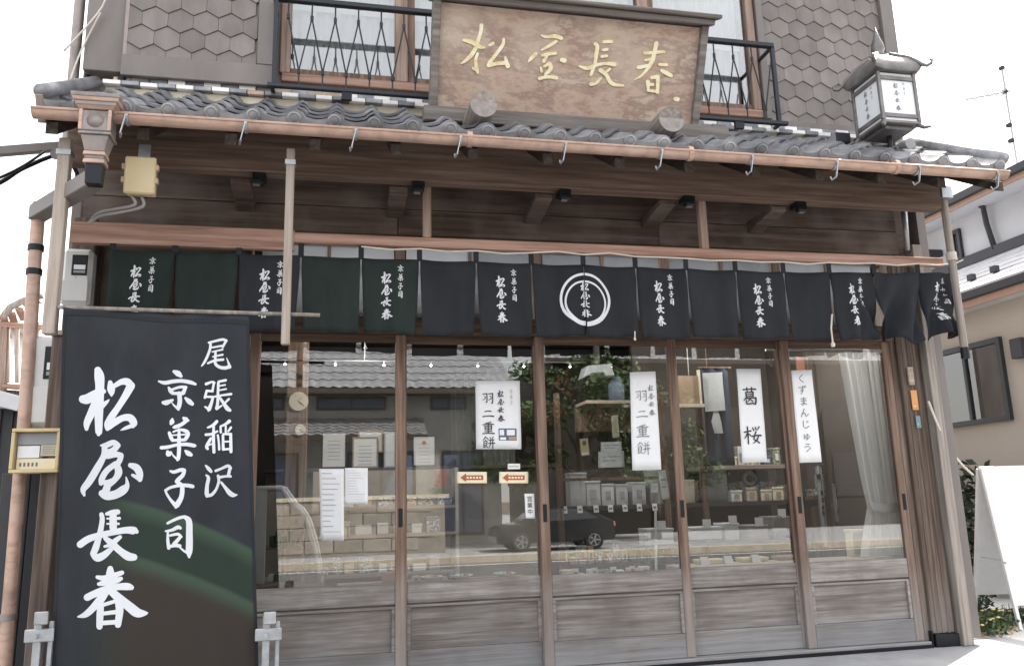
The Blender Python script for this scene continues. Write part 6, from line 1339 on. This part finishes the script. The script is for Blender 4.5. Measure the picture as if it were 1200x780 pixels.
for j in range(4):
    for i in range(18):
        x = -8.9+.63*i+(.3 if j % 2 else 0)
        if x < 1.8: part(gw, 'stone', MB().box(x+.01, x+.61, -13.549+rnd.uniform(0, .0), -13.53+rnd.uniform(-.006, .006), .02+.28*j, .285+.28*j), M['tan_wall'], .01)
bh = thing('dark_house_across', 'dark timber house with a lean-to across the street', 'house', (15, -21, -.1))
part(bh, 'wall', MB().box(6.5, 24, -26, -19, -.06, 5.4), M['dark_timber']); wavy_roof(bh, 'roof', 6.0, 24.5, -18.4, 5.3, -22.5, 7.4, M['tile']); part(bh, 'eave_board', MB().box(6, 24.5, -18.45, -18.38, 5.16, 5.3), M['soffit'])
for x0 in (10.5, 13.2, 16): wn = part(bh, 'window', MB().box(x0, x0+1.7, -19.0, -18.96, .9, 2.3), M['aluminium']); part(wn, 'pane', MB().box(x0+.07, x0+1.63, -18.958, -18.95, .97, 2.23), M['int_dark'])
def tree(x, y, hh, spread, lab, m2, seed):
    r_ = random.Random(seed); o = thing('garden_tree', lab, 'tree', (x, y, -.06), 'garden trees across the street')
    tr = MB().tube([(x, y, -.1), (x+.08, y, hh*.25), (x-.05, y+.05, hh*.5), (x+.05, y, hh*.85)], [.16, .13, .09, .03], 8); cl = []
    for k in range(11):
        a = r_.uniform(0, 6.28); z0 = hh*r_.uniform(.3, .75); e = Vector((x+math.cos(a)*spread*r_.uniform(.5, 1), y+math.sin(a)*spread*r_.uniform(.5, 1), z0+hh*r_.uniform(.08, .28)))
        tr.tube([(x, y, z0), ((x+e.x)/2, (y+e.y)/2, (z0+e.z)/2+.1), e], [.06, .04, .015], 5); cl.append(e)
    part(o, 'trunk', tr, M['bark'], smooth=True)
    cr = MB(); c2 = MB()
    for e in cl + [Vector((x, y, hh*.95))]:
        for q in range(3): leaves(cr, e+Vector((r_.gauss(0, .25), r_.gauss(0, .25), r_.gauss(0, .2))), (spread*.36, spread*.36, spread*.24), 120, .10, r_)
        leaves(c2, e+Vector((r_.gauss(0, .3), r_.gauss(0, .3), -.2)), (spread*.3, spread*.3, spread*.2), 60, .09, r_)
    part(o, 'crown', cr, M['leaf'], kind='stuff'); part(o, 'crown', c2, M[m2], kind='stuff')
tree(6.0, -14.6, 4.6, 1.5, 'dense dark green garden tree with rusty leaves across the street', 'leafrust', 3); tree(8.3, -15.6, 4.2, 1.4, 'lighter green garden tree by the dark timber house', 'leafdark', 5); tree(4.9, -16, 3.6, 1.0, 'smaller rusty garden tree against the grey house', 'leafrust', 8)
# parked black car, facing along the street
car = thing('parked_car', 'black hatchback car parked across the street with alloy wheels', 'car', (5.4, -12.6, -.06))
CX, CY, CZ = 5.0, -13.2, -.06
side = [(-2.1, .35), (-2.12, .62), (-2.0, .84), (-1.25, .95), (-.55, 1.42), (.95, 1.46), (1.75, 1.05), (2.0, .98), (2.05, .5), (2.0, .30), (-2.05, .27)]
def cx(u, v, s): k = 1-.16*max(0, v-.9)/.5; return (CX+u, CY+s*k, CZ+v)
part(car, 'body', MB().prism(side, cx, -.82, .82), M['carpaint'], .05, smooth=2)
for s in (-1, 1):
    part(car, 'side_window', MB().prism([(-1.0, 1.0), (-.5, 1.36), (.1, 1.38), (.1, 1.0)], lambda u, v, a: (CX+u, CY+s*(a-.16*.82*max(0, v-.9)/.5), CZ+v), .812, .826), M['car_glass'])
    part(car, 'side_window', MB().prism([(.16, 1.0), (.16, 1.38), (.85, 1.38), (1.45, 1.04)], lambda u, v, a: (CX+u, CY+s*(a-.16*.82*max(0, v-.9)/.5), CZ+v), .812, .826), M['car_glass'])
    part(car, 'headlight', MB().box(CX-2.12, CX-1.88, CY+s*.6-.16, CY+s*.6+.16, CZ+.66, CZ+.80), M['glass_case'], .02)
    part(car, 'mirror', MB().box(CX-.98, CX-.84, CY+s*.92-.07, CY+s*.92+.07, CZ+.98, CZ+1.1), M['carpaint'], .02)
    part(car, 'tail_light', MB().box(CX+1.93, CX+2.06, CY+s*.66-.12, CY+s*.66+.12, CZ+.74, CZ+.92), M['boxred'], .02)
    for u in (-1.28, 1.25):
        wh = part(car, 'wheel', MB().lathe([(.20, -.1), (.31, -.1), (.325, -.07), (.325, .07), (.31, .1), (.20, .1)], (CX+u, CY+s*.76, CZ+.325), 24, 'y'), M['rubber'], smooth=2)
        rm = MB().lathe([(.205, -.06), (.21, -.11), (.19, -.112), (.185, -.06)], (CX+u, CY+s*.76, CZ+.325), 24, 'y').lathe([(.205, .06), (.21, .11), (.19, .112), (.185, .06)], (CX+u, CY+s*.76, CZ+.325), 24, 'y')
        for k in range(5):
            a = k*2*math.pi/5
            for yy in (-.105, .105): rm.bar((CX+u, CY+s*.76+yy, CZ+.325), (CX+u+.19*math.cos(a), CY+s*.76+yy, CZ+.325+.19*math.sin(a)), .05, .012, (0, 1, 0))
        part(wh, 'rim', rm, M['alloy'], smooth=2)
part(car, 'windscreen', MB().prism([(-1.22, .97), (-.57, 1.41), (-.56, 1.43), (-1.25, .99)], lambda u, v, a: (CX+u-.012, CY+a, CZ+v+.012), -.66, .66), M['car_glass'])
part(car, 'bumper', MB().box(CX-2.16, CX-2.02, CY-.7, CY+.7, CZ+.32, CZ+.5), M['greyplastic'], .03)

# the far side of the street lies lower and farther off: set every thing there back from the glass
MC = Vector((0, 5.4, 1.081)); KF = 1.38
for o in [q for q in col.objects if q.parent is None and q.type == 'EMPTY' and q.location.y < -10]:
    o.location = MC + (Vector(o.location)-MC)*KF
    if o is not car: o.scale = (KF, KF, KF)
car.location.x -= .5; car.scale = (.9, .9, .9)
